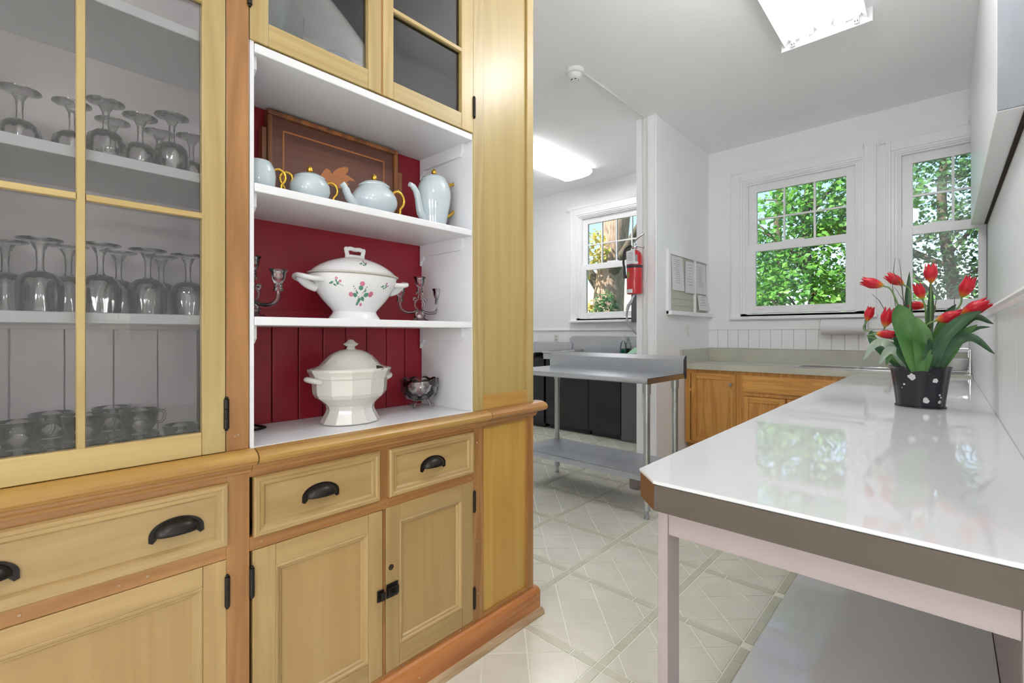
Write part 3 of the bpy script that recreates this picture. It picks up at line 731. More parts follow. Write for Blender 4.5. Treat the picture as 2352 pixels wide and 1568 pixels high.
for z0, z1 in ((1.242, 1.265), (1.593, 1.616), (1.957, 1.981)):
    obj('shelf', B(XB, XF-.002, H0+.013, 1.2125, z0, z1), 'shelf', HU, bevel=0.0025)
    for ya, yb_ in ((H0+.012, H0+.024), (1.202, 1.214)):
        ex = XF-.02 if ya < 1 else XF-.05
        pl = [(XB+.004, z0), (ex, z0), (ex, z0-.036), (ex-.014, z0-.048), (XB+.03, z0-.048), (XB+.022, z0-.062), (XB+.012, z0-.066), (XB+.004, z0-.085)]
        m = MB(); n = len(pl)
        m.add([(p, ya, q) for p, q in pl]+[(p, yb_, q) for p, q in pl], [tuple(range(n)), tuple(range(n, 2*n))[::-1]]+[(i, n+i, n+(i+1) % n, (i+1) % n) for i in range(n)])
        obj('shelf_cleat', m, 'shelf', HU, bevel=0.001, recalc=True)
obj('shelf', B(XB, XF-.035, H0+.013, 1.2125, 2.262, 2.284), 'shelf', HU, bevel=0.002)
obj('shelf', B(XB, XF-.035, H0+.013, 1.2125, 2.62, 2.642), 'shelf', HU, bevel=0.002)
obj('top_panel', B(XB, XF-.01, H0, 1.23, TOPZ-.02, TOPZ), 'shelf', HU)
obj('rail', B(XF-.03, XF-.0005, H0, 1.216, 3.045, TOPZ), 'upper_h', HU)
glass_door(HU, .4325, .8165, 1.9845, 3.04, .045, .045, .060, .055, (2.277, 2.52, 2.76), hy=.431, hz=(2.07, 2.75))
glass_door(HU, .8245, 1.2145, 1.9845, 3.04, .038, .058, .058, .055, (2.277, 2.52, 2.76), hy=1.2175, hz=(2.045, 2.75))
obj('astragal', B(XF-.02, XF-.002, .8165, .8245, 1.9845, 3.04), 'frame_v', HU)
drawer(HU, .440, .809, .690, .848, (.620,))
drawer(HU, .844, 1.212, .691, .847, (1.0225,))
d1 = panel_door(HU, .439, .822, .126, .655, .057, .049, .058, .062, hy=.4365, hz=(.538, .17))
d2 = panel_door(HU, .834, 1.2145, .126, .657, .052, .055, .054, .068, hy=1.2185, hz=(.542, .173))
# slide latch and finger hole
la = obj('latch', MB().box(XF+.002, XF+.008, .801, .824, .368, .404).box(XF+.008, XF+.020, .808, .823, .374, .398), 'iron', d1, bevel=0.002)
lb = obj('latch', MB().box(XF+.002, XF+.006, .834, .878, .366, .412).box(XF+.006, XF+.018, .8345, .874, .376, .403), 'iron', d2, bevel=0.002)
obj('latch_knob', MB().lathe([(0.004, 0), (0.004, .006), (0.008, .008), (0.008, .013), (0.0, .015)], (XF+.016, .856, .389), 14, tf=Matrix.Rotation(R(90), 4, 'Y')), 'iron', d2, smooth=True)
obj('finger_hole', MB().lathe([(0.0, -.001), (0.009, -.001), (0.0095, .0014), (0.0, .0016)], (XF+.0015, .853, .462), 18, tf=Matrix.Rotation(R(90), 4, 'Y')), 'slot', d2)
# nail plugs
m = MB()
for y, z in ((1.236, .955), (1.562, .96), (.46, .672), (.84, .672), (.81, .674), (1.238, .22), (1.245, .22), (1.236, .80), (1.236, .42), (1.55, .125), (1.20, .67), (.9, .119), (1.15, .119)):
    m.lathe([(0, 0), (.0035, 0), (.003, .0008), (0, .001)], (XF+.0002, y, z), 10, tf=Matrix.Rotation(R(90), 4, 'Y'))
for y, z in ((.95, .06), (1.30, .07), (1.42, .072), (1.575, .085), (1.578, .05)):
    m.lathe([(0, 0), (.0032, 0), (.003, .0008), (0, .001)], (XF+.0222, y, z), 10, tf=Matrix.Rotation(R(90), 4, 'Y'))
obj('nail_plug', m, 'shoe', HU)
m = MB()
for y, z in ((.405, .962), (.398, .96), (.22, .672), (.17, .670), (.02, .672)):
    m.lathe([(0, 0), (.0035, 0), (.003, .0008), (0, .001)], (XF+.0002, y, z), 10, tf=Matrix.Rotation(R(90), 4, 'Y'))
obj('nail_plug', m, 'shoe', LU)

# ------------------------------------------------------------------ crockery on the open shelves
def ell(prof, c, sx, sy, n=40, rot=0.0, mb=None):
    return (mb or MB()).lathe(prof, c, n, sx, sy, rot)
def interp(prof, z):
    for (r0, z0), (r1, z1) in zip(prof, prof[1:]):
        if z0 <= z <= z1: return r0+(r1-r0)*(z-z0)/max(1e-9, z1-z0)
    return prof[-1][0]
# flowered tureen
tc_ = (-1.485, 0.815, 1.2655)
t = thing('flowered_tureen', tc_, 'white oval footed tureen with green and pink flower sprays and pierced lid handle', 'tureen')
SX, SY = .104, .152
bp = [(.0, .0), (.60, .0), (.60, .003), (.575, .010), (.52, .020), (.495, .028), (.53, .036), (.62, .050), (.74, .070), (.85, .092), (.935, .116), (.985, .136), (1.0, .148), (.975, .150), (.96, .146), (.90, .12), (0, .10)]
body = obj('bowl', ell(bp, tc_, SX, SY, 56), 'porc', t, smooth=True)
lp = [(1.0, .1495), (1.035, .1505), (1.035, .1545), (.99, .158), (.92, .167), (.80, .180), (.64, .193), (.46, .203), (.34, .208), (.27, .2105), (.22, .212), (0, .212)]
lid = obj('lid', ell(lp, tc_, SX, SY, 56), 'porc', t, smooth=True)
m = MB()
for rr, zz in ((1.037, .1512), (1.037, .1540), (1.002, .1478)):
    pts = [(tc_[0]+SX*rr*math.cos(a), tc_[1]+SY*rr*math.sin(a), tc_[2]+zz) for a in [2*PI*i/56 for i in range(57)]]
    m.tube(pts, .0007, 6, cap=False)
obj('gilt_line', m, 'taupe', t)
y0, z0 = tc_[1], tc_[2]+.212
m = MB().tube(spline([(tc_[0], y0-.030, z0-.006), (tc_[0], y0-.028, z0+.010), (tc_[0], y0-.031, z0+.024), (tc_[0], y0-.018, z0+.031), (tc_[0], y0, z0+.029), (tc_[0], y0+.018, z0+.031), (tc_[0], y0+.031, z0+.024), (tc_[0], y0+.028, z0+.010), (tc_[0], y0+.030, z0-.006)], 5), .0075, 10)
m.tube([(tc_[0], y0-.027, z0+.004), (tc_[0], y0+.027, z0+.004)], .008, 10)
for sgn in (-1, 1):
    m.lathe([(0, -.009), (.006, -.006), (.008, 0), (.006, .006), (0, .009)], (tc_[0], y0+sgn*.032, z0+.028), 10)
obj('lid_handle', m, 'porc', lid, smooth=60)
for sgn in (-1, 1):
    m = MB()
    m.tube(spline([(tc_[0]-.040, y0+sgn*.125, tc_[2]+.128), (tc_[0]-.042, y0+sgn*.165, tc_[2]+.128), (tc_[0]-.026, y0+sgn*.192, tc_[2]+.134), (tc_[0], y0+sgn*.196, tc_[2]+.138), (tc_[0]+.026, y0+sgn*.192, tc_[2]+.134), (tc_[0]+.042, y0+sgn*.165, tc_[2]+.128), (tc_[0]+.040, y0+sgn*.125, tc_[2]+.128)], 5), .0085, 10)
    m.tube(bez((tc_[0], y0+sgn*.192, tc_[2]+.134), (tc_[0], y0+sgn*.18, tc_[2]+.118), (tc_[0], y0+sgn*.155, tc_[2]+.108), (tc_[0], y0+sgn*.135, tc_[2]+.10), 8), [.009, .011, .012, .013, .014, .014, .014, .013, .012], 10)
    obj('handle', m, 'porc', t, smooth=60)
    m = MB()
    for k in range(4):
        q = .04+.006*k
        m.tube(spline([(tc_[0]+q+.003, y0+sgn*(.128-.01*k), tc_[2]+.128-.004*k), (tc_[0]+q+.024, y0+sgn*(.108-.008*k), tc_[2]+.124-.006*k)], 4), .0008, 5)
    obj('relief_line', m, 'taupe', t)
def decal(mb, prof, th0, zc, poly, off=.0008):
    """flat print laid on the oval wall of the tureen: poly in metres (along, up)"""
    vs = []
    cx, cy = sum(p for p, q in poly)/len(poly), sum(q for p, q in poly)/len(poly)
    for p, q in [(cx, cy)]+poly:
        th = th0+p/.125; z = zc+q; r = interp(prof, z)
        vs.append((tc_[0]+(SX*r+off)*math.cos(th), tc_[1]+(SY*r+off)*math.sin(th), tc_[2]+z+off*.4))
    n = len(poly); mb.add(vs, [(0, 1+i, 1+(i+1) % n) for i in range(n)])
def lf(cx, cy, L, W, ang):
    c, s = math.cos(ang), math.sin(ang)
    pts = [(-.5, 0), (-.25, .5), (.1, .45), (.5, 0), (.1, -.45), (-.25, -.5)]
    return [(cx+L*a*c-W*b*s, cy+L*a*s+W*b*c) for a, b in pts]
m = MB()
def spray(prof, th, z, k, big):
    if big:
        L = [(0, .022, .020, .014, 1.4), (-.020, -.002, .020, .013, 2.7), (.022, .0, .024, .014, .3), (-.004, -.020, .022, .012, -1.9), (.010, -.014, .020, .012, -.8), (-.010, -.030, .016, .010, -2.2), (-.012, .006, .012, .006, 2.2), (.014, .012, .012, .006, .8)]
        pk = [(.003, .034, .008), (-.032, -.001, .008), (.036, .002, .010), (.006, -.032, .006)]
    else:
        L = [(-.010, .002, .014, .007, .5), (.008, .0, .014, .008, .9), (-.002, -.006, .013, .006, -.6), (-.016, -.001, .010, .005, -.1), (.004, .008, .012, .006, 1.7)]
        pk = [(.016, .006, .0045), (.006, .015, .0045)]
    m.mi = 0
    for a, b, l, w_, g in L: decal(m, prof, th, z, lf(a*k, b*k, l*k, w_*k, g))
    m.mi = 1
    for a, b, r in pk: decal(m, prof, th, z, [(a*k+r*k*math.cos(i*PI/3), b*k+r*k*math.sin(i*PI/3)) for i in range(6)], .0011)
    m.mi = 2
    if big:
        for a, b in ((-.014, .012), (-.018, .018), (.008, .006), (.014, .018), (-.006, -.008), (.018, .024), (-.022, .024)):
            decal(m, prof, th, z, lf(a, b, .007, .0022, 1.0), .0009)
bq = bp[4:14]
spray(bq, R(-12), .082, 1.0, True)
spray(bq, R(-47), .115, 1.0, False)
spray(bq, R(26), .112, .8, False)
spray(sorted(lp[2:], key=lambda q: q[1]), R(-6), .183, .8, False)
tag(obj('flower_print', m, ['leafg', 'pink', 'brown'], t), kind='stuff')

# ironstone soup tureen
c2 = (-1.478, 0.796, .9248)
t = thing('soup_tureen', c2, 'plain white faceted soup tureen with domed lid, standing on the bottom shelf', 'tureen')
sx, sy = .110, .134
pb = [(.0, 0), (.74, 0), (.745, .004), (.70, .016), (.62, .034), (.59, .046), (.61, .058), (.72, .072), (.86, .086), (.915, .098), (.93, .115), (.94, .146), (.975, .151), (.985, .158), (1.0, .162), (1.045, .172), (1.045, .180), (1.0, .181), (.96, .172), (.9, .16), (0, .15)]
obj('bowl', ell(pb, c2, sx, sy, 12, R(8)), 'cream', t, bevel=.004, seg=3, smooth=20)
pl_ = [(.95, .172), (.95, .180), (.88, .184), (.76, .192), (.66, .205), (.56, .219), (.44, .231), (.30, .239), (.16, .242), (.13, .243)]
lid = obj('lid', ell(pl_, c2, sx, sy, 12, R(8)), 'cream', t, bevel=.004, seg=3, smooth=20)
obj('knob', MB().lathe([(.020, .240), (.014, .246), (.013, .251), (.024, .258), (.025, .261), (.014, .268), (.009, .274), (0, .276)], c2, 20), 'cream', lid, smooth=True)
obj('ladle_notch', MB().lathe([(0, 0), (.016, 0), (.015, .001), (0, .001)], (c2[0]+sx*.80, c2[1]+sy*.38, c2[2]+.182), 16, 1.0, 1.3, tf=Matrix.Rotation(R(24), 4, 'Y')), 'slot', lid)
for s in (-1, 1):
    m = MB().tube(spline([(c2[0]-.03, c2[1]+s*.115, c2[2]+.140), (c2[0]-.022, c2[1]+s*.137, c2[2]+.146), (c2[0], c2[1]+s*.148, c2[2]+.150), (c2[0]+.022, c2[1]+s*.137, c2[2]+.146), (c2[0]+.03, c2[1]+s*.115, c2[2]+.140)], 5), .009, 10)
    obj('handle', m, 'cream', t, smooth=60)

# glass candelabra
CANDLE = [(.0, 0), (.012, 0), (.014, .006), (.010, .011), (.013, .016), (.009, .021), (.014, .026), (.0185, .038), (.019, .050), (.021, .056), (.0255, .061), (.024, .063), (.017, .056), (.015, .04), (.0, .036)]
def candelabra(loc, rot, label):
    t = thing('glass_candelabra', loc, label, 'candelabra', 'glass candelabra on the tureen shelf')
    Lc = Vector(loc); d = Vector((math.sin(rot), math.cos(rot), 0))
    P3 = lambda a, z: Lc+d*a+Vector((0, 0, z))
    obj('foot', MB().lathe([(0, 0), (.044, 0), (.045, .003), (.036, .008), (.028, .013), (.021, .018), (.021, .022), (.024, .024), (.024, .028), (.020, .030), (.020, .035), (.016, .040), (.012, .048), (.0, .05)], loc, 24), 'glass', t, smooth=True)
    m = MB()
    for s in (-1, 1):
        m.tube(spline([P3(s*.004, .040), P3(s*.016, .054), P3(s*.024, .066), P3(s*.021, .082), P3(s*.012, .092), P3(s*.026, .096), P3(s*.030, .089), P3(s*.024, .085)], 5), .0042, 8)
        m.tube(spline([P3(s*.006, .090), P3(s*.008, .100), P3(s*.004, .112), P3(s*.014, .118), P3(s*.016, .110)], 5), .0038, 8)
    obj('scroll', m, 'glass', t, smooth=60)
    obj('candle_cup', MB().lathe(CANDLE, tuple(P3(0, .118)), 20), 'glass', t, smooth=True)
    for s in (-1, 1):
        a = obj('arm', MB().tube(spline([P3(s*.010, .048), P3(s*.030, .040), P3(s*.056, .038), P3(s*.078, .044), P3(s*.090, .058), P3(s*.092, .078)], 5), .0055, 10), 'glass', t, smooth=60)
        obj('candle_cup', MB().lathe(CANDLE, tuple(P3(s*.092, .076)), 20), 'glass', a, smooth=True)
    return t
candelabra((-1.545, 1.128, 1.2655), 0.0, 'clear glass three-cup candelabra on the right of the flowered tureen')
candelabra((-1.49, 0.492, 1.2655), R(62), 'clear glass three-cup candelabra at the left end of the tureen shelf')

# footed glass bowl
cb = (-1.555, 1.135, .9248)
t = thing('glass_bowl', cb, 'pressed glass bowl with scalloped rim on small scroll feet, right of the soup tureen', 'bowl')
m = MB(); n = 48; prof = [(.0, .028), (.028, .028), (.046, .036), (.062, .052), (.070, .072), (.073, .092), (.074, .108)]
vs = []
for j, (r, z) in enumerate(prof):
    for i in range(n):
        a = 2*PI*i/n; sc_ = abs(math.sin(a*5)); zz = z+(.010*sc_ if j == len(prof)-1 else 0)
        vs.append((cb[0]+r*math.cos(a)*(1+.012*sc_), cb[1]+r*math.sin(a)*(1+.012*sc_), cb[2]+zz))
fs = [(j*n+i, j*n+(i+1) % n, (j+1)*n+(i+1) % n, (j+1)*n+i) for j in range(len(prof)-1) for i in range(n)]
m.add(vs, fs)
o = obj('bowl', m, 'glass', t, smooth=True); s = o.modifiers.new('thick', 'SOLIDIFY'); s.thickness = .004
m = MB()
for k in range(10):
    a = 2*PI*(k+.5)/10
    m.lathe([(0, -.0008), (.011, -.0006), (.012, 0), (.011, .0006), (0, .0008)], (cb[0]+.0725*math.cos(a), cb[1]+.0725*math.sin(a), cb[2]+.075), 14, tf=Matrix.Rotation(a, 4, 'Z') @ Matrix.Rotation(R(84), 4, 'Y'))
    m.lathe([(0, -.0008), (.011, -.0006), (.012, 0), (.011, .0006), (0, .0008)], (cb[0]+.060*math.cos(a), cb[1]+.060*math.sin(a), cb[2]+.047), 14, tf=Matrix.Rotation(a, 4, 'Z') @ Matrix.Rotation(R(125), 4, 'Y'))
obj('frosted_dots', m, 'frost', t, smooth=True)
for k in range(3):
    a = 2*PI*k/3-R(60); e_ = Vector((math.cos(a), math.sin(a), 0)); q = Vector(cb)
    obj('foot', MB().tube(spline([q+e_*.030+Vector((0, 0, .032)), q+e_*.040+Vector((0, 0, .016)), q+e_*.046+Vector((0, 0, .006)), q+e_*.053+Vector((0, 0, .008)), q+e_*.051+Vector((0, 0, .016))], 5), .0048, 8), 'glass', t, smooth=60)

# pale blue and gilt tea set
def gilt_handle(parent, c, s, r0, z0, k=1.0):
    """s = +1/-1 side along y; scrolled gilt handle starting at radius r0, height z0"""
    P_ = lambda a, z: (c[0], c[1]+s*(r0+a*k), c[2]+z0+z*k)
    m = MB().tube(spline([P_(.006, .002), P_(.002, .012), P_(.006, .024), P_(.018, .030), P_(.032, .026), P_(.041, .012), P_(.040, -.004), P_(.032, -.016), P_(.028, -.022), P_(.027, -.034), P_(.018, -.046), P_(.004, -.056), P_(-.006, -.062)], 5), [.0042*k]*61, 10)
    m.lathe([(0, 0), (.0028*k, .001), (.0015*k, .006*k), (0, .008*k)], P_(.022, .031), 8)
    return obj('handle', m, 'gold', parent, smooth=60)
ACORN = [(.0, 0), (.006, 0), (.004, .004), (.0035, .006), (.009, .008), (.0095, .013), (.008, .019), (.004, .025), (0, .028)]
def spout(parent, c, pts, rad):
    return obj('spout', MB().tube(spline([(c[0], c[1]+a, c[2]+z) for a, z in pts], 5), rad, 12), 'bluegl', parent, smooth=60)
def lathe_part(name, prof, c, mat, parent, n=40): return obj(name, MB().lathe(prof, c, n), mat, parent, smooth=True)
G = 'pale blue tea set'
c = (-1.44, 1.118, 1.6165)
t = thing('coffee_pot', c, 'tall pale blue coffee pot with gilt handle, right end of the tea shelf', 'coffee pot', G)
lathe_part('body', [(0, 0), (.044, 0), (.046, .004), (.047, .02), (.053, .055), (.061, .095), (.0645, .125), (.0635, .148), (.058, .170), (.051, .183), (.048, .187), (0, .187)], c, 'bluegl', t)
li = lathe_part('lid', [(.048, .186), (.049, .190), (.043, .198), (.030, .205), (.012, .209), (0, .2095)], c, 'bluegl', t)
lathe_part('knob', ACORN, (c[0], c[1], c[2]+.208), 'gold', li, 16)
n_ = 26
gilt_handle(t, c, 1, .064, .150, 1.5)
spout(t, c, [(-.040, .035), (-.062, .055), (-.070, .090), (-.080, .125), (-.098, .146), (-.112, .150)], [.016]*6+[.015]*5+[.013]*5+[.011]*5+[.009]*5)
c = (-1.44, .862, 1.6165)
t = thing('teapot', c, 'round pale blue porcelain teapot with gilt handle, left of the coffee pot', 'teapot', G)
lathe_part('body', [(0, 0), (.042, 0), (.046, .004), (.062, .018), (.074, .036), (.0785, .052), (.075, .070), (.064, .088), (.052, .100), (.049, .104), (0, .104)], c, 'bluegl', t)
li = lathe_part('lid', [(.051, .103), (.052, .108), (.044, .116), (.028, .122), (.01, .125), (0, .125)], c, 'bluegl', t)
lathe_part('knob', ACORN, (c[0], c[1], c[2]+.124), 'gold', li, 16)
gilt_handle(t, c, 1, .070, .074, 1.2)
spout(t, c, [(-.060, .030), (-.080, .040), (-.096, .058), (-.106, .078), (-.118, .092)], [.017]*5+[.015]*5+[.013]*5+[.011]*6)
c = (-1.44, .640, 1.6165)
t = thing('sugar_bowl', c, 'lidded pale blue porcelain sugar bowl with two gilt handles', 'sugar bowl', G)
lathe_part('body', [(0, 0), (.034, 0), (.038, .004), (.052, .020), (.059, .040), (.058, .058), (.050, .074), (.043, .080), (0, .080)], c, 'bluegl', t)
li = lathe_part('lid', [(.044, .079), (.045, .083), (.036, .090), (.018, .095), (0, .096)], c, 'bluegl', t)
lathe_part('knob', ACORN, (c[0], c[1], c[2]+.095), 'gold', li, 16)
gilt_handle(t, c, 1, .051, .056, .9); gilt_handle(t, c, -1, .051, .056, .9)
c = (-1.415, .486, 1.6165)
t = thing('cream_jug', c, 'plain pale blue porcelain cream jug with gilt handle, half hidden by the post', 'jug', G)
lathe_part('body', [(0, 0), (.030, 0), (.033, .004), (.040, .02), (.0425, .045), (.041, .065), (.034, .080), (.030, .086), (.027, .085), (.030, .07), (0, .03)], c, 'bluegl', t)
gilt_handle(t, c, 1, .036, .052, .85)

# inlaid wooden tray leaning at the back
t = thing('inlaid_tray', (-1.63, .83, 1.6165), 'dark wooden tray with inlaid bird and border line, leaning behind the tea set', 'tray')
obj('panel', B(-1.640, -1.618, .585, 1.078, 1.6165, 1.935), 'walnut', t)
obj('frame_rail', B(-1.645, -1.604, .578, 1.068, 1.932, 1.948), 'walnut_f', t, bevel=.004)
for a, b, s in ((.578, .592, -1), (1.052, 1.068, 1)):
    obj('frame_rail', B(-1.645, -1.606, a, b, 1.6165, 1.932), 'walnut_f', t, bevel=.003)
for a, b in ((.562, .578), (1.068, 1.092)):
    obj('ear', B(-1.645, -1.612, a, b, 1.6165, 1.888 if a < .7 else 1.868), 'walnut_f', t, bevel=.003)
obj('inlay_line', MB().box(-1.618, -1.6165, .628, 1.012, 1.890, 1.895).box(-1.618, -1.6165, .628, .633, 1.63, 1.890).box(-1.618, -1.6165, 1.007, 1.012, 1.63, 1.890), 'inlay', t)
bird = [(0.755, 1.764), (0.758, 1.781), (0.77, 1.799), (0.779, 1.808), (0.792, 1.802), (0.799, 1.792), (0.807, 1.806), (0.824, 1.82), (0.846, 1.831), (0.861, 1.832), (0.86, 1.817), (0.849, 1.803), (0.861, 1.801), (0.879, 1.794), (0.89, 1.786), (0.864, 1.785), (0.855, 1.775), (0.864, 1.772), (0.855, 1.759), (0.844, 1.747), (0.821, 1.748), (0.793, 1.75), (0.769, 1.752)]
m = MB(); m.prism(bird, 'x', -1.618, -1.6162)
obj('inlay_bird', m, 'inlay', t, recalc=True)
tag(obj('wire_stand', MB().tube(spline([(-1.645, .470, .9285), (-1.635, .530, .9285), (-1.60, .546, .9285), (-1.566, .554, .9285), (-1.556, .548, .9285), (-1.542, .523, .9285), (-1.538, .470, .9285)], 6), .0038, 8), 'iron', smooth=60),
    'dark bent wire stand lying on the white shelf beside the post', 'stand')
tag(obj('glass_candlestick', MB().lathe([(0, 0), (.03, 0), (.03, .004), (.012, .012), (.009, .03), (.013, .04), (.009, .05), (.012, .10), (.017, .115), (.012, .125), (.018, .14), (.019, .16), (.014, .16), (.012, .145), (0, .14)], (-1.60, .503, .9248), 20), 'glass', smooth=True),
    'small clear glass candlestick almost hidden by the post on the bottom shelf', 'candlestick')

# upper cupboard contents
def bowl(name, c, prof, mat, label, cat='bowl'):
    o = obj(name, MB().lathe(prof, c, 40), mat, None, smooth=True); return tag(o, label, cat)
bowl('serving_bowl', (-1.50, .525, 1.9815), [(0, 0), (.05, 0), (.05, .01), (.085, .06), (.108, .13), (.115, .20), (.111, .20), (.10, .12), (.05, .03), (0, .02)], 'teal', 'large grey-teal bowl behind the left upper glass door')
bowl('serving_bowl', (-1.50, .745, 1.9815), [(0, 0), (.04, 0), (.045, .012), (.07, .05), (.082, .10), (.078, .13), (.06, .15), (.03, .158), (0, .16)], 'blue', 'slate blue covered dish behind the left upper glass door', 'dish')
bowl('serving_bowl', (-1.48, 1.03, 1.9815), [(0, 0), (.04, 0), (.045, .01), (.075, .04), (.09, .075), (.086, .076), (.07, .045), (.04, .015), (0, .012)], 'blue', 'low slate blue bowl behind the right upper glass door')
def tumbler(c, label):
    n = 40; m = MB(); vs = []; prof = [(.026, 0), (.029, .004), (.031, .03), (.034, .07), (.036, .098)]
    for r, z in prof:
        for i in range(n):
            a = 2*PI*i/n; k = 1+.03*math.cos(20*a)
            vs.append((c[0]+r*k*math.cos(a), c[1]+r*k*math.sin(a), c[2]+z))
    m.add(vs, [(j*n+i, j*n+(i+1) % n, (j+1)*n+(i+1) % n, (j+1)*n+i) for j in range(len(prof)-1) for i in range(n)]+[tuple(range(n))[::-1]])
    o = obj('ribbed_tumbler', m, 'glass', None, smooth=True); s = o.modifiers.new('thick', 'SOLIDIFY'); s.thickness = .003
    return tag(o, label, 'tumbler', 'ribbed tumblers in the upper cupboard')
tumbler((-1.44, 1.135, 2.2845), 'lower ribbed glass tumbler of the right stack on the upper cupboard shelf')
tumbler((-1.44, 1.135, 2.3460), 'upper ribbed glass tumbler of the right stack on the upper cupboard shelf')
tumbler((-1.46, 1.000, 2.2845), 'lower ribbed glass tumbler of the left stack on the upper cupboard shelf')
tumbler((-1.46, 1.000, 2.3460), 'upper ribbed glass tumbler of the left stack on the upper cupboard shelf')
tumbler((-1.52, 1.065, 2.2845), 'single ribbed glass tumbler standing behind the two stacks in the upper cupboard')

# goblets upside down behind the paned glass door
def goblet(c, k, kz, label, group, lobes=0):
    t = thing('goblet', c, label, 'goblet', group)
    H = .155*kz
    def lob(prof, name):
        n = 40; m = MB(); vs = []
        for r, z in prof:
            for i in range(n):
                a = 2*PI*i/n; f = 1+(.035*math.cos(8*a) if lobes and .012 < z < .085*kz else 0)
                vs.append((c[0]+r*k*f*math.cos(a), c[1]+r*k*f*math.sin(a), c[2]+z))
        m.add(vs, [(j*n+i, j*n+(i+1) % n, (j+1)*n+(i+1) % n, (j+1)*n+i) for j in range(len(prof)-1) for i in range(n)])
        return obj(name, m, 'glass', t, smooth=True)
    lob([(.034, 0), (.0352, .002*kz), (.0365, .03*kz), (.0365, .055*kz), (.033, .072*kz), (.022, .083*kz), (.008, .088*kz), (.0, .088*kz)], 'bowl')
    lob([(.0, .084*kz), (.020, .081*kz), (.031, .070*kz), (.0345, .055*kz), (.0345, .03*kz), (.0335, .002*kz)], 'bowl_lining')
    obj('stem', MB().lathe([(.010*k, .087*kz), (.0065*k, .092*kz), (.006*k, .11*kz), (.0075*k, .13*kz), (.013*k, .142*kz), (.016*k, .148*kz)], c, 16, cap=False), 'glass', t, smooth=True)
    obj('foot', MB().lathe([(.012*k, .146*kz), (.030*k, .150*kz), (.0365*k, .1525*kz), (.0365*k, .1545*kz), (.0, .1565*kz)], c, 40, cap=False), 'glass', t, smooth=True)
    return t
S1 = [(-1.543, .024), (-1.541, .111), (-1.473, .165), (-1.593, .192), (-1.509, .236), (-1.590, .290), (-1.447, .290), (-1.560, .358)]
for k, (x, y) in enumerate(sorted(S1, key=lambda p: p[1]-.12*(p[0]+1.5))):
    goblet((x, y, 1.6175), 1.0, 1.0, 'clear glass goblet upside down on the upper goblet shelf, '+ORD[k], 'goblets on the upper shelf', 1)
S2 = [(-1.588, .002), (-1.500, .055), (-1.575, .107), (-1.483, .156), (-1.592, .204), (-1.494, .249), (-1.598, .296), (-1.515, .340), (-1.600, .362)]
S2 = S2[:-1]+[(-1.605, .372)] if False else S2[:8]
for k, (x, y) in enumerate(sorted(S2, key=lambda p: p[1])):
    goblet((x, y, 1.2665), 1.08, 1.08, 'tall clear glass goblet upside down on the lower goblet shelf, '+ORD[k], 'goblets on the lower shelf', 1)
def cup(c, label, rot=0.0):
    t = thing('glass_cup', c, label, 'cup', 'glass cups at the bottom of the china cabinet')
    o = obj('bowl', MB().lathe([(.0, 0), (.022, 0), (.024, .004), (.034, .02), (.040, .055)], c, 32, cap=False), 'glass', t, smooth=True)
    s = o.modifiers.new('thick', 'SOLIDIFY'); s.thickness = .003
    d = Vector((math.cos(rot), math.sin(rot), 0)); q = Vector(c)
    obj('handle', MB().tube(spline([q+d*.037+Vector((0, 0, .045)), q+d*.054+Vector((0, 0, .044)), q+d*.058+Vector((0, 0, .03)), q+d*.050+Vector((0, 0, .017)), q+d*.035+Vector((0, 0, .018))], 5), .0032, 8), 'glass', t, smooth=60)
pos = [(-1.44, .02), (-1.54, .075), (-1.45, .125), (-1.55, .185), (-1.45, .225), (-1.50, .32)]
hs = [2, 2, 2, 2, 2, 1]
for (x, y), n_, od in zip(pos, hs, ORD):
    for j in range(n_):
        cup((x, y, .9235+j*.0565), ('clear glass cup with handle on the cabinet floor, '+od+(' pair, lower one' if j == 0 else ' pair, upper one')) if n_ > 1 else 'single clear glass cup standing apart at the right of the cabinet floor', R(40+70*j))

# ------------------------------------------------------------------ right hand counter
CX0, CX1, CY0, CY1 = -0.537, 0.1475, 0.960, 4.752
t = thing('work_counter', (-.2, 2.8, 0), 'long glossy white counter with brown-grey edge and clipped corner along the right wall', 'counter')
ch = .068
top = [(CX0, CY0+ch), (CX0+ch, CY0), (CX1, CY0), (CX1, CY1), (CX0, CY1)]
ins = lambda d: [(CX0+d, CY0+ch+d*.4), (CX0+ch+d*.4, CY0+d), (CX1, CY0+d), (CX1, CY1-d), (CX0+d, CY1-d)]
obj('worktop', MB().prism(top, 'z', .892, .900), 'counter', t, bevel=.0025)
obj('core', MB().prism(ins(.008), 'z', .836, .892), 'trim', t)
q = ins(.003)
obj('edge_band', MB().prism([q[1], q[2], (q[2][0], q[2][1]+.004), (q[1][0], q[1][1]+.004)], 'z', .834, .890), 'band', t)
obj('edge_band', MB().prism([q[0], q[1], (q[1][0]+.003, q[1][1]+.004), (q[0][0]+.004, q[0][1]+.003)], 'z', .834, .890), 'bandc', t)
obj('edge_band', MB().prism([q[4], q[0], (q[0][0]+.004, q[0][1]), (q[4][0]+.004, q[4][1])], 'z', .834, .890), 'band', t)
obj('leg', B(-.477, -.454+.0, 1.0, 1.064, 0, .834), 'legp', t, bevel=.002)
obj('leg', B(-.477, -.43, 4.6, 4.66, 0, .834), 'legp', t, bevel=.002)
obj('apron', B(-.454, .082, 1.004, 1.028, .772, .834), 'legp', t, bevel=.002)
obj('apron', B(-.474, -.450, 1.064, 4.6, .772, .834), 'legp', t, bevel=.002)
obj('end_board', B(.082, .146, 1.0, 1.03, 0, .834), 'legp', t, bevel=.002)
obj('end_board', B(.130, .146, 1.03, 4.7, 0, .834), 'legp', t)
obj('low_shelf', B(-.505, .128, 1.068, 4.6, .082, .100), 'counter', t, bevel=.002)
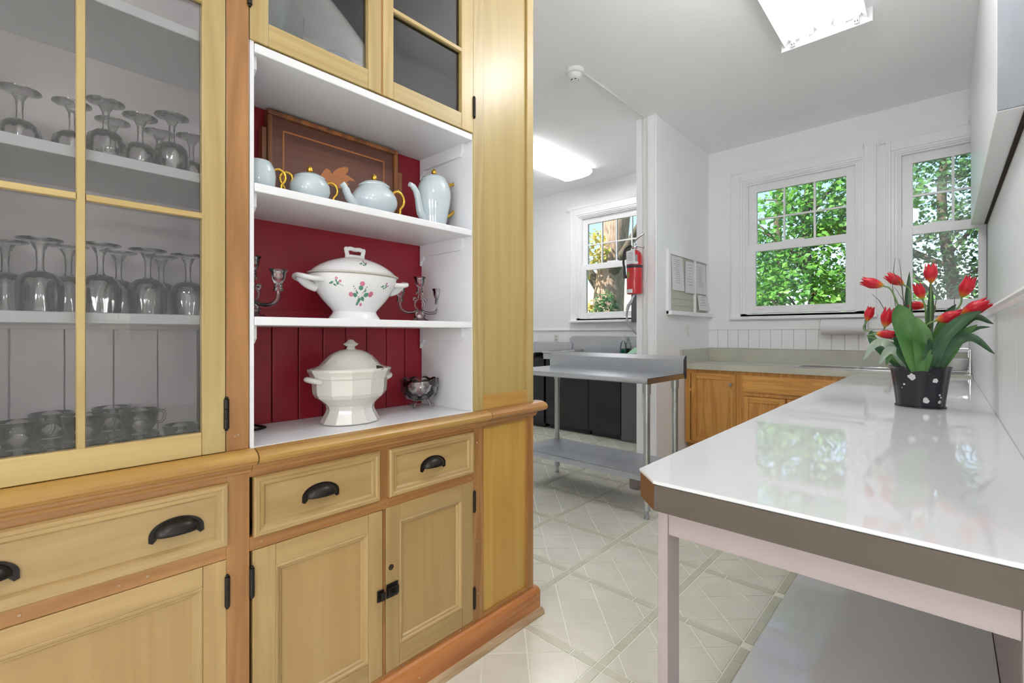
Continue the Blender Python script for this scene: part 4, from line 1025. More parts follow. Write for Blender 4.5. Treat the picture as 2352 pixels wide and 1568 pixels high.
obj('shelf_support', B(-.49, .12, 2.6, 2.64, 0, .082).box(-.49, .12, 4.4, 4.44, 0, .082).box(-.49, .12, 1.15, 1.19, 0, .082), 'legp', t)

# ------------------------------------------------------------------ tulips
pc = Vector((-.083, 2.735, .9003))
t = thing('potted_tulips', tuple(pc), 'red tulips with long green leaves in a chipped black fluted pot on the white counter', 'plant')
n = 72; prof = [(.0, 0), (.078, 0), (.082, .001), (.082, .006), (.078, .008), (.081, .04), (.088, .10), (.095, .155), (.098, .172), (.1, .174), (.1, .177), (.096, .177), (.09, .165), (.085, .15), (0, .15)]
m = MB(); vs = []
for j, (r, z) in enumerate(prof):
    for i in range(n):
        a = 2*PI*i/n; f = 1+.055*abs(math.cos(4*a))-.03
        vs.append((pc.x+r*f*math.cos(a)*1.04, pc.y+r*f*math.sin(a)*.93, pc.z+z))
m.add(vs, [(j*n+i, j*n+(i+1) % n, (j+1)*n+(i+1) % n, (j+1)*n+i) for j in range(len(prof)-1) for i in range(n)])
pot = obj('pot', m, 'potblk', t, smooth=True)
obj('soil', MB().lathe([(0, .158), (.05, .157), (.088, .152), (.088, .149), (0, .149)], tuple(pc), 32), 'soil', t, smooth=True)
def potdecal(mb, th0, zc, poly):
    vs = []
    for p_, q_ in [(sum(a for a, b in poly)/len(poly), sum(b for a, b in poly)/len(poly))]+poly:
        a = th0+p_/.085; z = zc+q_; r = .0778+(z-.008)/.147*.0175; f = 1+.055*abs(math.cos(4*a))-.03
        vs.append((pc.x+(r*f*1.04+.0009)*math.cos(a), pc.y+(r*f*.93+.0009)*math.sin(a), pc.z+z))
    k = len(poly); mb.add(vs, [(0, 1+i, 1+(i+1) % k) for i in range(k)])
m = MB(); rr = random.Random(3)
def blob(s, k=11): return [(s*math.cos(2*PI*i/k)*rr.uniform(.6, 1.15), s*1.1*math.sin(2*PI*i/k)*rr.uniform(.6, 1.15)) for i in range(k)]
for th, z, s in ((-104, .135, .014), (-75, .034, .013), (-57, .12, .009), (-122, .10, .004), (-128, .084, .0022), (-42, .03, .008), (-44, .06, .005), (-40, .05, .004)):
    potdecal(m, R(th), z, blob(s))
obj('paint_chips', m, 'chip', pot)
TUL = [((-0.207, 2.72, 1.437), (-0.293, 2.72, 1.47)), ((-0.139, 2.76, 1.44), (-0.203, 2.76, 1.494)), ((-0.047, 2.74, 1.438), (-0.047, 2.74, 1.529)), ((-0.073, 2.7, 1.37), (-0.094, 2.7, 1.441)), ((-0.063, 2.8, 1.345), (-0.138, 2.8, 1.348)), ((0.05, 2.74, 1.373), (0.079, 2.74, 1.461)), ((-0.269, 2.72, 1.278), (-0.252, 2.72, 1.347)), ((-0.199, 2.66, 1.249), (-0.181, 2.66, 1.338)), ((-0.228, 2.64, 1.219), (-0.156, 2.64, 1.217)), ((-0.03, 2.62, 1.275), (0.055, 2.62, 1.303)), ((0.045, 2.66, 1.297), (0.132, 2.66, 1.352))]
def tulip_mesh():
    """six overlapping petals, unit height 0.08, opening along local z"""
    m = MB()
    for k in range(6):
        a0 = 2*PI*k/6; inner = k % 2; vs = []; nu, nv = 6, 9
        for j in range(nv+1):
            v = j/nv
            rad = .0215*math.sin(min(1.0, v*1.35+.06)*PI*.62)**.8*(1-.30*max(0, v-.55)/.45)*(0.9 if inner else 1.0)+.001
            wid = math.sin(PI*min(1, v*.80+.12))**.8*(1 if v < .97 else .5)
            if v > .88: wid *= max(.12, 1-(v-.88)/.12*.85)
            for i in range(nu+1):
                u = (i/nu-.5)*2
                a = a0+u*.66*wid
                r = rad*(1-.05*u*u)+.0015*(v**3)*(1-u*u)
                vs.append((r*math.cos(a), r*math.sin(a), .080*v-.004*u*u*v*v))
        m.add(vs, [(j*(nu+1)+i, j*(nu+1)+i+1, (j+1)*(nu+1)+i+1, (j+1)*(nu+1)+i) for j in range(nv) for i in range(nu)])
    me = bpy.data.meshes.new('tulip_flower'); me.from_pydata(m.v, [], m.f); me.materials.append(M['petal']); me.shade_smooth(); me.update()
    return me
TM = tulip_mesh()
for k, (b, e) in enumerate(TUL):
    b, e = Vector(b), Vector(e); d = (e-b)
    s0 = pc+Vector((rr.uniform(-.04, .04), rr.uniform(-.03, .03), .15))
    mid = s0.lerp(b, .55)+Vector((0, 0, .02+.25*abs(b.x-s0.x)*.3))
    st = obj('tulip_stem', MB().tube(spline([tuple(s0), tuple(s0.lerp(mid, .5)+Vector((0, 0, .012))), tuple(mid), tuple(b-d.normalized()*.03+Vector((0, 0, -.012))), tuple(b+d*.03)], 5), .0034, 8), 'stem', t, smooth=60)
    f = bpy.data.objects.new('tulip_flower', TM); C.objects.link(f); f.parent = st
    f.location = b-wloc(st)
    f.rotation_mode = 'QUATERNION'; f.rotation_quaternion = d.to_track_quat('Z', 'Y') @ Matrix.Rotation(rr.uniform(0, 1), 3, 'Z').to_quaternion()
    sc_ = d.length/.080; f.scale = (sc_*.98, sc_*.98, sc_)
LEAVES = [('tleaf', [(-0.086, 2.62, 1.06), (-0.104, 2.6, 1.176), (-0.136, 2.6, 1.296), (-0.148, 2.6, 1.347)], 0.075), ('tleaf', [(-0.072, 2.63, 1.06), (-0.068, 2.60, 1.158), (-0.075, 2.60, 1.231), (-0.09, 2.61, 1.29)], 0.058), ('tleaf3', [(-0.12, 2.68, 1.06), (-0.184, 2.62, 1.171), (-0.23, 2.62, 1.174), (-0.272, 2.62, 1.099)], 0.03), ('tleaf3', [(-0.11, 2.67, 1.06), (-0.161, 2.6, 1.145), (-0.19, 2.6, 1.137), (-0.213, 2.6, 1.083)], 0.028), ('tleaf2', [(-0.14, 2.7, 1.06), (-0.219, 2.68, 1.153), (-0.247, 2.68, 1.202), (-0.247, 2.68, 1.236)], 0.03), ('tleaf2', [(-0.043, 2.69, 1.06), (0.011, 2.66, 1.204), (0.078, 2.66, 1.287), (0.140, 2.66, 1.258)], 0.034), ('tleaf2', [(-0.029, 2.68, 1.06), (0.023, 2.6, 1.178), (0.076, 2.6, 1.205), (0.140, 2.6, 1.14)], 0.034), ('tleaf2', [(-0.023, 2.72, 1.06), (0.038, 2.72, 1.194), (0.09, 2.72, 1.24), (0.134, 2.72, 1.248)], 0.016), ('tleaf2', [(-0.1, 2.77, 1.06), (-0.116, 2.78, 1.232), (-0.125, 2.78, 1.37), (-0.12, 2.78, 1.5)], 0.026), ('tleaf2', [(-0.059, 2.76, 1.06), (-0.053, 2.76, 1.231), (-0.048, 2.76, 1.346), (-0.049, 2.76, 1.461)], 0.022), ('tleaf2', [(-0.057, 2.79, 1.06), (-0.031, 2.8, 1.193), (0.004, 2.8, 1.298), (0.033, 2.8, 1.348)], 0.032), ('tleaf2', [(-0.042, 2.67, 1.06), (-0.009, 2.58, 1.195), (0.048, 2.58, 1.274), (0.104, 2.58, 1.308)], 0.04), ('tleaf', [(-0.063, 2.68, 1.06), (-0.036, 2.64, 1.158), (-0.009, 2.64, 1.222), (-0.003, 2.64, 1.276)], 0.05), ('tleaf', [(-0.10, 2.70, 1.06), (-0.149, 2.64, 1.127), (-0.186, 2.64, 1.174), (-0.208, 2.64, 1.174)], 0.03), ('tleaf2', [(-0.037, 2.72, 1.06), (-0.009, 2.7, 1.13), (0.011, 2.7, 1.185), (0.017, 2.7, 1.231)], 0.05), ('tleaf', [(-0.029, 2.70, 1.06), (0.01, 2.62, 1.16), (0.055, 2.62, 1.222), (0.093, 2.62, 1.256)], 0.03), ('tleaf2', [(-0.097, 2.78, 1.06), (-0.092, 2.8, 1.153), (-0.086, 2.8, 1.232), (-0.078, 2.8, 1.281)], 0.03), ('tleaf', [(-0.12, 2.72, 1.06), (-0.157, 2.66, 1.107), (-0.18, 2.66, 1.116), (-0.195, 2.66, 1.08)], 0.022),
          ('tleaf2', [(-0.08, 2.70, 1.06), (-0.12, 2.66, 1.12), (-0.15, 2.64, 1.19), (-0.16, 2.64, 1.24)], .035), ('tleaf', [(-0.02, 2.76, 1.06), (0.02, 2.78, 1.15), (0.05, 2.80, 1.22), (0.06, 2.82, 1.26)], .035), ('tleaf2', [(-0.07, 2.66, 1.06), (-0.05, 2.62, 1.11), (-0.045, 2.60, 1.16), (-0.05, 2.59, 1.20)], .04), ('tleaf2', [(-.10, 2.66, 1.06), (-.115, 2.63, 1.10), (-.14, 2.61, 1.14), (-.15, 2.60, 1.17)], .035)]
for mat, pts, wd in LEAVES:
    P_ = spline(pts, 6); k = len(P_); vs = []; nu = 4
    for i, p_ in enumerate(P_):
        s_ = i/(k-1); tg = (P_[min(i+1, k-1)]-P_[max(i-1, 0)]).normalized()
        nrm = Vector((.25, -1.0, .25)); nrm = (nrm-tg*nrm.dot(tg)).normalized(); sd = tg.cross(nrm)
        w_ = wd*.5*(math.sin(PI*min(1, .12+s_*.88))**.7)*(1.15 if s_ < .6 else 1.15-.4*(s_-.6))+.0006
        for j in range(nu+1):
            u = (j/nu-.5)*2
            vs.append(p_+sd*(w_*u)-nrm*(w_*.35*(1-abs(u)))+nrm*(w_*.1*math.sin(9*s_+u)))
    m = MB().add(vs, [(i*(nu+1)+j, i*(nu+1)+j+1, (i+1)*(nu+1)+j+1, (i+1)*(nu+1)+j) for i in range(k-1) for j in range(nu)])
    obj('leaf', m, mat, t, smooth=60)
TW = [[(-0.123, 2.72, 1.06), (-0.134, 2.72, 1.309), (-0.143, 2.72, 1.445), (-0.152, 2.72, 1.553)], [(-0.123, 2.72, 1.154), (-0.143, 2.72, 1.426), (-0.173, 2.72, 1.497), (-0.167, 2.72, 1.559)], [(-0.138, 2.72, 1.154), (-0.176, 2.72, 1.428), (-0.176, 2.72, 1.487)], [(-0.087, 2.72, 1.231), (-0.138, 2.72, 1.367), (-0.168, 2.72, 1.428)], [(-0.101, 2.72, 1.1), (-0.223, 2.72, 1.371), (-0.25, 2.72, 1.403)], [(-0.073, 2.72, 1.1), (-0.03, 2.72, 1.362), (-0.023, 2.72, 1.371)], [(0.0, 2.72, 1.08), (0.027, 2.72, 1.341), (0.028, 2.72, 1.385)]]
for tw in TW: obj('twig', MB().tube(tw, [.0014]*(len(tw)-1)+[.0007], 5), 'twig', t)

# ------------------------------------------------------------------ steel work table
TX0, TX1, TY0, TY1, TZ = -2.66, -1.415, 2.815, 3.44, .928
t = thing('steel_table', ((TX0+TX1)/2, (TY0+TY1)/2, 0), 'stainless steel work table with upturned back edge and lower shelf', 'table')
rl = [(TY0+.012, TZ-.036), (TY0+.004, TZ-.030), (TY0, TZ-.018), (TY0+.004, TZ-.006), (TY0+.012, TZ), (TY1-.045, TZ), (TY1-.045, TZ-.003), (TY0+.016, TZ-.004), (TY0+.008, TZ-.018), (TY0+.016, TZ-.034)]
obj('top', MB().prism(rl, 'x', TX0, TX1).box(TX0, TX0+.003, TY0+.012, TY1, TZ-.038, TZ-.001).box(TX1-.003, TX1, TY0+.012, TY1, TZ-.038, TZ-.001), 'steel', t, recalc=True)
bs = [(TY1-.05, TZ), (TY1-.05, TZ+.098), (TY1-.018, TZ+.128), (TY1, TZ+.128), (TY1, TZ-.04), (TY1-.004, TZ-.04), (TY1-.004, TZ+.124), (TY1-.017, TZ+.124), (TY1-.046, TZ+.096), (TY1-.046, TZ)]
obj('backsplash', MB().prism(bs, 'x', TX0, TX1-.001), 'steel', t, recalc=True)
obj('backsplash_end', MB().prism([(TY1-.05, TZ-.002), (TY1-.05, TZ+.098), (TY1-.018, TZ+.128), (TY1, TZ+.128), (TY1, TZ-.04), (TY1-.02, TZ-.045)], 'x', TX1-.001, TX1+.002), 'rubber', t)
obj('underbrace', B(TX0+.06, TX1-.06, 3.06, 3.14, TZ-.05, TZ-.004), 'galv', t)
LX = (-2.52, -1.447)
for x in LX:
    for y in (2.875, 3.315):
        lg = obj('leg', MB().lathe([(.0215, .075), (.0215, .80), (.0215, TZ-.01)], (x, y, 0), 20), 'legst', t, smooth=True)
        obj('socket', MB().lathe([(.027, TZ-.105), (.027, TZ-.008)], (x, y, 0), 20), 'legst', lg, smooth=True)
        obj('foot', MB().lathe([(.016, 0), (.018, .004), (.018, .02), (.012, .024), (.012, .05), (.024, .056), (.0235, .085)], (x, y, 0), 20), 'galv', lg, smooth=True)
obj('low_shelf', MB().box(LX[0]-.03, LX[1]+.03, 2.845, 3.345, .290, .293).box(LX[0]-.03, LX[1]+.03, 2.845, 2.849, .250, .292).box(LX[0]-.03, LX[1]+.03, 3.341, 3.345, .25, .292).box(LX[0]-.03, LX[0]-.027, 2.845, 3.345, .25, .292).box(LX[1]+.027, LX[1]+.03, 2.845, 3.345, .25, .292), 'galv', t)
tag(obj('wood_block', B(-1.84, -1.77, 3.36, 3.43, 0.0, .075), 'legp', bevel=.003), 'small pale chipped wood block on the floor behind the steel table', 'block')

# ------------------------------------------------------------------ sink run under the windows
FY = 4.80
def base_unit(x0, x1, label, fronts):
    t = thing('base_cabinet', ((x0+x1)/2, 5.1, 0), label, 'cabinet', 'honey oak base cabinets')
    obj('carcass', B(x0, x1, FY+.02, 5.44, .10, .860).box(x0, x1, FY+.08, 5.44, 0, .10), 'oak_v', t)
    obj('face_frame', MB().box(x0, x0+.05, FY, FY+.02, .10, .860).box(x1-.05, x1, FY, FY+.02, .10, .860).box(x0+.05, x1-.05, FY, FY+.02, .815, .860).box(x0+.05, x1-.05, FY, FY+.02, .10, .13).box(x0+.05, x1-.05, FY, FY+.02, .63, .66), 'oak_v', t)
    for kind, a, b, z0, z1, kn in fronts:
        if kind == 'door':
            d = obj('door', MB().box(a, a+.052, FY-.02, FY, z0, z1).box(b-.052, b, FY-.02, FY, z0, z1).box(a+.05, b-.05, FY-.010, FY, z0+.05, z1-.05), 'oak_v', t, bevel=.003)
            obj('rail', MB().box(a+.052, b-.052, FY-.02, FY, z0, z0+.055), 'oak_h', d, bevel=.003)
            obj('rail', MB().box(a+.052, b-.052, FY-.02, FY, z1-.055, z1), 'oak_h', d, bevel=.003)
        else:
            d = obj('drawer_front', MB().box(a, b, FY-.012, FY, z0, z1).prism([(a+.012, z0+.012), (b-.012, z0+.012), (b-.012, z1-.012), (a+.012, z1-.012)], 'y', FY-.022, FY-.010), 'oak_h', t, bevel=.003, recalc=True)
        if kn: obj('knob', MB().lathe([(.006, 0), (.006, .010), (.017, .016), (.018, .022), (.014, .028), (0, .030)], (kn[0], FY-.02, kn[1]), 18, tf=Matrix.Rotation(R(90), 4, 'X')), 'chrome', d, smooth=True)
    return t
base_unit(-1.985, -1.46, 'honey oak base cabinet with one door and round knob beside the stub wall', [('door', -1.915, -1.485, .125, .822, (-1.527, .725))])
base_unit(-1.458, -.60, 'honey oak sink base with false drawer front above two doors', [('drawer', -1.425, -.68, .664, .822, None), ('door', -1.425, -1.06, .125, .625, None), ('door', -1.045, -.68, .125, .625, None)])
base_unit(-.598, .10, 'honey oak base cabinet hidden behind the white counter end', [('door', -.56, .07, .125, .822, None)])
t = thing('countertop', (-.95, 5.1, .862), 'grey-green laminate countertop with backsplash under the windows', 'countertop')
SK = (-1.03, -.10, 4.86, 5.33)
m = MB().box(-1.992, SK[0]+.01, 4.762, 5.465, .862, .914).box(SK[1]-.01, .146, 4.762, 5.465, .862, .914).box(SK[0]+.01, SK[1]-.01, 4.762, SK[2]+.01, .862, .914).box(SK[0]+.01, SK[1]-.01, SK[3]-.01, 5.465, .862, .914)
obj('slab', m, 'lamtop', t)
obj('front_edge', B(-1.992, .146, 4.757, 4.764, .860, .9155), 'lam', t, bevel=.001)
obj('backsplash', B(-1.975, .146, 5.446, 5.466, .914, 1.057), 'lam', t, bevel=.001)
obj('side_splash', B(-1.993, -1.974, 4.69, 5.466, .914, 1.056), 'lam', t, bevel=.001)
t = thing('kitchen_sink', (-.56, 5.1, .75), 'stainless steel sink set in the laminate countertop below the window', 'sink')
obj('rim', MB().box(SK[0], SK[1], SK[2], SK[2]+.03, .914, .921).box(SK[0], SK[1], SK[3]-.07, SK[3], .914, .921).box(SK[0], SK[0]+.03, SK[2]+.03, SK[3]-.07, .914, .921).box(SK[1]-.03, SK[1], SK[2]+.03, SK[3]-.07, .914, .921).box(-.58, -.55, SK[2]+.03, SK[3]-.07, .910, .920), 'chrome', t, bevel=.003)
m = MB()
for a, b in ((SK[0]+.03, -.58), (-.55, SK[1]-.03)):
    for w_ in ((a, a+.004, SK[2]+.03, SK[3]-.07, .76, .918), (b-.004, b, SK[2]+.03, SK[3]-.07, .76, .918), (a, b, SK[2]+.03, SK[2]+.034, .76, .918), (a, b, SK[3]-.074, SK[3]-.07, .76, .918), (a, b, SK[2]+.03, SK[3]-.07, .756, .76)): m.box(*w_)
obj('basin', m, 'steel', t)
t = thing('tap', (-.33, 5.29, .921), 'chrome kitchen tap behind the potted tulips', 'tap')
obj('base', MB().lathe([(.03, 0), (.03, .01), (.018, .02), (.016, .05), (0, .06)], (-.33, 5.29, .921), 20), 'chrome', t, smooth=True)
obj('spout', MB().tube(spline([(-.33, 5.29, .96), (-.345, 5.26, 1.03), (-.365, 5.20, 1.085), (-.375, 5.13, 1.09), (-.378, 5.09, 1.065)], 6), .013, 12), 'chrome', t, smooth=60)
t = thing('dish_rack', (.06, 5.1, .915), 'chrome wire dish rack with a white tub, at the far right end of the counter', 'dish rack')
m = MB()
for z in (.93, 1.09, 1.10): m.tube([(.0, 4.92, z), (.135, 4.92, z), (.135, 5.3, z), (.0, 5.3, z), (.0, 4.92, z)], .003, 6)
for x in (.0, .135): m.tube([(x, 4.92, .915), (x, 4.92, 1.10)], .003, 6); m.tube([(x, 5.3, .915), (x, 5.3, 1.10)], .003, 6)
obj('frame', m, 'chrome', t)
obj('tub', MB().lathe([(0, 0), (.055, 0), (.062, .02), (.066, .085), (.062, .085), (.056, .02), (0, .01)], (.068, 5.1, .935), 24, 1, 2.2), 'plastic', t, smooth=True)
t = thing('paper_towel_roll', (-.71, 5.39, 1.20), 'white paper towel roll on a holder under the window sill', 'paper towel')
tf = Matrix.Rotation(R(90), 4, 'Y')
obj('roll', MB().lathe([(.02, 0), (.072, 0), (.074, .003), (.074, .337), (.072, .34), (.02, .34)], (-.885, 5.385, 1.283), 32, tf=tf), 'paper', t, smooth=30)
obj('holder', MB().box(-.905, -.893, 5.37, 5.45, 1.26, 1.36).box(-.537, -.525, 5.37, 5.45, 1.26, 1.36).box(-.905, -.525, 5.44, 5.455, 1.32, 1.36), 'plastic', t, bevel=.002)

# ------------------------------------------------------------------ notice board and papers on the stub wall
XN = PX1
t = thing('notice_board', (XN+.02, 4.9, 1.41), 'white framed notice board with bottom ledge hung on the stub wall', 'notice board')
obj('backing', B(XN, XN+.008, 4.40, 5.40, 1.44, 2.02), 'board', t)
for a in ((4.366, 4.42, 1.41, 2.045), (5.385, 5.42, 1.41, 2.02), (5.02, 5.05, 1.44, 2.0)): obj('frame_stile', B(XN, XN+.026, a[0], a[1], a[2], a[3]), 'trim', t, bevel=.002)
obj('frame_rail', B(XN, XN+.026, 4.42, 5.385, 2.0, 2.045), 'trim', t, bevel=.002)
obj('frame_ledge', B(XN, XN+.060, 4.366, 5.44, 1.405, 1.445), 'trim', t, bevel=.003)
m = MB()
for z in (1.50, 1.57): m.box(XN+.008, XN+.0095, 4.42, 5.02, z, z+.003)
obj('ruled_line', m, 'print', t)
def notice(y0, y1, z0, z1, label, skew=0.0, lines=10, x=XN+.012):
    t = thing('paper_notice', (x, (y0+y1)/2, z0), label, 'paper', 'papers on the notice board')
    vs = [(x, y0+skew, z0), (x+.004, (y0+y1)/2+skew, z0), (x+.012, y1+skew, z0-.002), (x, y0, z1), (x+.001, (y0+y1)/2, z1), (x+.002, y1, z1)]
    vs += [(a+.0006, b, c_) for a, b, c_ in vs]
    obj('sheet', MB().add(vs, [(1, 0, 3, 4), (2, 1, 4, 5), (6, 7, 10, 9), (7, 8, 11, 10), (0, 1, 7, 6), (1, 2, 8, 7), (2, 5, 11, 8), (5, 4, 10, 11), (4, 3, 9, 10), (3, 0, 6, 9)]), 'paper', t)
    m = MB(); h = z1-z0
    for k in range(lines):
        z = z1-h*(.10+.72*k/lines); wv = (y1-y0)*random.uniform(.35, .7); s_ = skew*(z1-z)/h
        for q in range(2):
            ya, yb2 = (y0+y1)/2-wv/2 if q == 0 else (y0+y1)/2, (y0+y1)/2 if q == 0 else (y0+y1)/2+wv/2
            def xx(yv): 
                f = (yv-y0)/(y1-y0); g = (z1-z)/h
                return x+.0012+(f*.002*(1-g)+g*((.008*f) if f < .5 else (.004+.016*(f-.5))))
            m.add([(xx(ya), ya+s_, z), (xx(yb2), yb2+s_, z), (xx(yb2), yb2+s_, z-.004), (xx(ya), ya+s_, z-.004)], [(0, 1, 2, 3)])
    obj('print_lines', m, 'print', t)
notice(4.455, 4.715, 1.655, 1.995, 'white printed sheet pinned at the left of the notice board', .03, 12)
notice(4.79, 5.015, 1.645, 1.975, 'white printed sheet pinned in the middle of the notice board', 0, 8, XN+.014)
notice(5.065, 5.33, 1.655, 1.985, 'white form with ruled boxes pinned at the right of the notice board', .01, 13)
notice(5.07, 5.36, 1.475, 1.635, 'small white leaflet curling off the lower right of the notice board', .05, 4, XN+.030)
m = MB().box(XN, XN+.006, 4.845, 4.915, 1.19, 1.305)
t = thing('wall_switch', (XN, 4.88, 1.19), 'white wall switch plate below the notice board', 'switch')
obj('plate', m, 'plastic', t, bevel=.002); obj('toggle', B(XN+.006, XN+.016, 4.874, 4.886, 1.235, 1.26), 'plastic', t, bevel=.002)

# ------------------------------------------------------------------ fire extinguisher
ex = Vector((-2.155, PY-.10, 1.59))
t = thing('fire_extinguisher', tuple(ex), 'red fire extinguisher hung on the end of the white stub wall', 'fire extinguisher')
obj('cylinder', MB().lathe([(0, .0), (.062, .0), (.070, .006), (.072, .016), (.072, .345), (.068, .372), (.056, .395), (.036, .412), (.024, .418), (0, .42)], tuple(ex), 40), 'fire', t, smooth=True)
obj('band', MB().lathe([(.0735, .245), (.0745, .247), (.0745, .268), (.0735, .270)], tuple(ex), 40, cap=False), 'rubber', t, smooth=True)
obj('neck', MB().lathe([(.022, .414), (.022, .43), (.03, .435), (.03, .455), (.018, .462), (.018, .485), (0, .487)], tuple(ex), 24), 'steel', t, smooth=True)
lv = Vector((.75, -.30, 0)).normalized()
def P2(a, z): return tuple(ex+lv*a+Vector((0, 0, z)))
obj('lever', MB().tube(spline([P2(-.01, .475), P2(.02, .505), P2(.06, .525), P2(.13, .545)], 5), .0075, 8), 'steel', t, smooth=60)
obj('lever', MB().tube(spline([P2(-.005, .455), P2(.03, .452), P2(.08, .438), P2(.13, .420)], 5), .0075, 8), 'steel', t, smooth=60)
hd = Vector((-.92, -.30, 0)).normalized()
def P4(a, z): return tuple(ex+hd*a+Vector((0, 0, z)))
hz = obj('hose', MB().tube(spline([P4(.015, .45), P4(.05, .455), P4(.085, .43), P4(.10, .37), P4(.102, .30), P4(.092, .245)], 6), .0105, 10), 'rubber', t, smooth=60)
obj('nozzle', MB().tube([P4(.093, .25), P4(.090, .20), P4(.088, .155)], [.011, .013, .017], 12), 'rubber', hz, smooth=60)
def wrap(z0, z1, a0, a1, r=.0732, k=14):
    vs = []
    for z in (z0, z1):
        for i in range(k+1):
            a = a0+(a1-a0)*i/k; vs.append((ex.x+r*math.cos(a), ex.y+r*math.sin(a), ex.z+z))
    return MB().add(vs, [(i, i+1, k+2+i, k+1+i) for i in range(k)])
obj('paper_label', wrap(.275, .36, R(-165), R(-40)), 'print', t)
obj('paper_label', wrap(.28, .30, R(-150), R(-35), .0736), 'paper', t)
obj('paper_label', wrap(.010, .045, R(-165), R(-75), .0735), 'paper', t)
m = MB(); a0 = R(-112)
vs = [(ex.x+.0738*math.cos(a0+p_), ex.y+.0738*math.sin(a0+p_), ex.z+.175+z) for p_, z in ((0, 0), (-.25, .03), (-.25, .018), (-.18, -.022), (0, -.032), (.18, -.022), (.25, .018), (.25, .03), (0, .036))]
m.add(vs, [(0, 1+i, 1+(i+1) % 8) for i in range(8)]); obj('shield_sticker', m, 'leaf_c', t)
tg = Vector((ex.x+.012, ex.y-.085, ex.z+.33))
vs = [(tg.x-.045, tg.y, tg.z-.055), (tg.x+.04, tg.y+.006, tg.z-.035), (tg.x+.035, tg.y+.006, tg.z+.085), (tg.x-.05, tg.y, tg.z+.065)]
vs += [(a, b-.0015, c_) for a, b, c_ in vs]
tgo = obj('inspection_tag', MB().add(vs, [(0, 1, 2, 3), (7, 6, 5, 4), (0, 4, 5, 1), (1, 5, 6, 2), (2, 6, 7, 3), (3, 7, 4, 0)]), 'paper', t)
m = MB()
for k in range(6): z = tg.z+.05-.014*k; m.box(tg.x-.035, tg.x+.02, tg.y-.003, tg.y-.0022, z, z+.003)
obj('tag_print', m, 'print', tgo)
obj('wall_bracket', B(ex.x-.02, ex.x+.02, ex.y+.07, PY-.008, ex.z+.2, ex.z+.30), 'steel', t)

# ------------------------------------------------------------------ scullery
t = thing('scullery_sink', (-2.95, 5.05, .90), 'stainless steel scullery sink with tall backsplash under the left window', 'sink')
SX0, SX1, SY0, SY1 = -3.76, -2.185, 4.66, 5.455
obj('deck', MB().box(SX0, SX1, SY0, SY0+.06, .955, .962).box(SX0, SX1, SY1-.16, SY1, .955, .962).box(SX0, -3.25, SY0+.06, SY1-.16, .955, .962).box(SX1-.1, SX1, SY0+.06, SY1-.16, .955, .962), 'steel', t)
obj('basin', MB().box(-3.25, -3.245, SY0+.06, SY1-.16, .70, .96).box(SX1-.105, SX1-.1, SY0+.06, SY1-.16, .70, .96).box(-3.25, SX1-.1, SY0+.06, SY0+.065, .70, .96).box(-3.25, SX1-.1, SY1-.165, SY1-.16, .70, .96).box(-3.25, SX1-.1, SY0+.06, SY1-.16, .695, .70), 'steel', t)
obj('rolled_rim', MB().tube([(SX0, SY1-.14, .985), (SX0, SY0, .985), (SX1, SY0, .985)], .018, 12).box(SX0-.004, SX0+.004, SY0, SY1-.14, .93, .985).box(SX0, SX1, SY0-.004, SY0+.004, .90, .985), 'steel', t, smooth=60)
obj('backsplash', MB().prism([(-3.90, .93), (-3.90, 1.155), (-3.86, 1.183), (SX1, 1.183), (SX1, .93)], 'y', SY1-.03, SY1), 'steel', t)
obj('backsplash_top', MB().prism([(SY1-.03, 1.15), (SY1-.012, 1.186), (SY1, 1.186), (SY1, 1.15)], 'x', -3.86, SX1), 'steel', t)
for k, (a, b, mt, lb) in enumerate(((-3.80, -3.152, 'black', 'wider glossy black appliance front under the scullery sink'), (-3.146, -2.713, 'black', 'narrower glossy black appliance front under the scullery sink'))):
    t = thing('undercounter_appliance', ((a+b)/2, 5.0, 0), lb, 'appliance', 'black undercounter appliances')
    obj('body', B(a, b, 4.78, 5.42, .08, .69), 'black', t)
    obj('door_panel', B(a, b, 4.755, 4.78, .06, .89), 'black', t, bevel=.004)
    obj('plinth', B(a+.01, b-.01, 4.82, 5.4, 0, .08), 'rubber', t)
tag(obj('filler_panel', B(-2.708, -2.40, 4.76, 4.79, 0, .89), 'dgrey', bevel=.002), 'dark grey filler panel right of the black appliance fronts', 'panel')
t = thing('range', (-4.2, 5.05, 0), 'black cooking range with iron grates and a pan beside the scullery sink', 'range')
obj('body', B(-4.56, -3.82, 4.74, 5.44, .06, .90).box(-4.54, -3.84, 4.8, 5.4, 0, .06), 'black', t, bevel=.004)
m = MB()
for x in (-4.45, -4.3, -4.1, -3.92): m.box(x-.008, x+.008, 4.80, 5.36, .915, .930)
for y in (4.85, 5.0, 5.15, 5.3): m.box(-4.5, -3.86, y-.008, y+.008, .905, .918)
obj('grate', m, 'iron', t)
obj('riser', B(-4.56, -3.84, 5.40, 5.45, .90, 1.10), 'steel', t, bevel=.02)
tag(obj('frying_pan', MB().lathe([(0, 0), (.10, 0), (.125, .03), (.128, .03), (.103, -.004), (0, -.004)], (-4.0, 4.95, .935), 32).tube([(-3.90, 4.90, .96), (-3.78, 4.80, .985)], .012, 8), 'iron', smooth=40), 'dark frying pan on the range at the edge of the hutch', 'pan')
t = thing('soap_bottle', (-3.02, 5.16, .962), 'clear bottle with green soap and pump on the scullery sink', 'bottle')
cbt = (-3.02, 5.36, .962)
t.location = cbt; WL[t.name] = Vector(cbt)
obj('bottle', MB().lathe([(0, 0), (.04, 0), (.042, .01), (.042, .09), (.034, .13), (.016, .16), (.014, .175)], cbt, 24, cap=False), 'glass', t, smooth=True)
obj('soap', MB().lathe([(0, .002), (.038, .002), (.039, .07), (0, .07)], cbt, 24), 'green_liq', t, smooth=30)
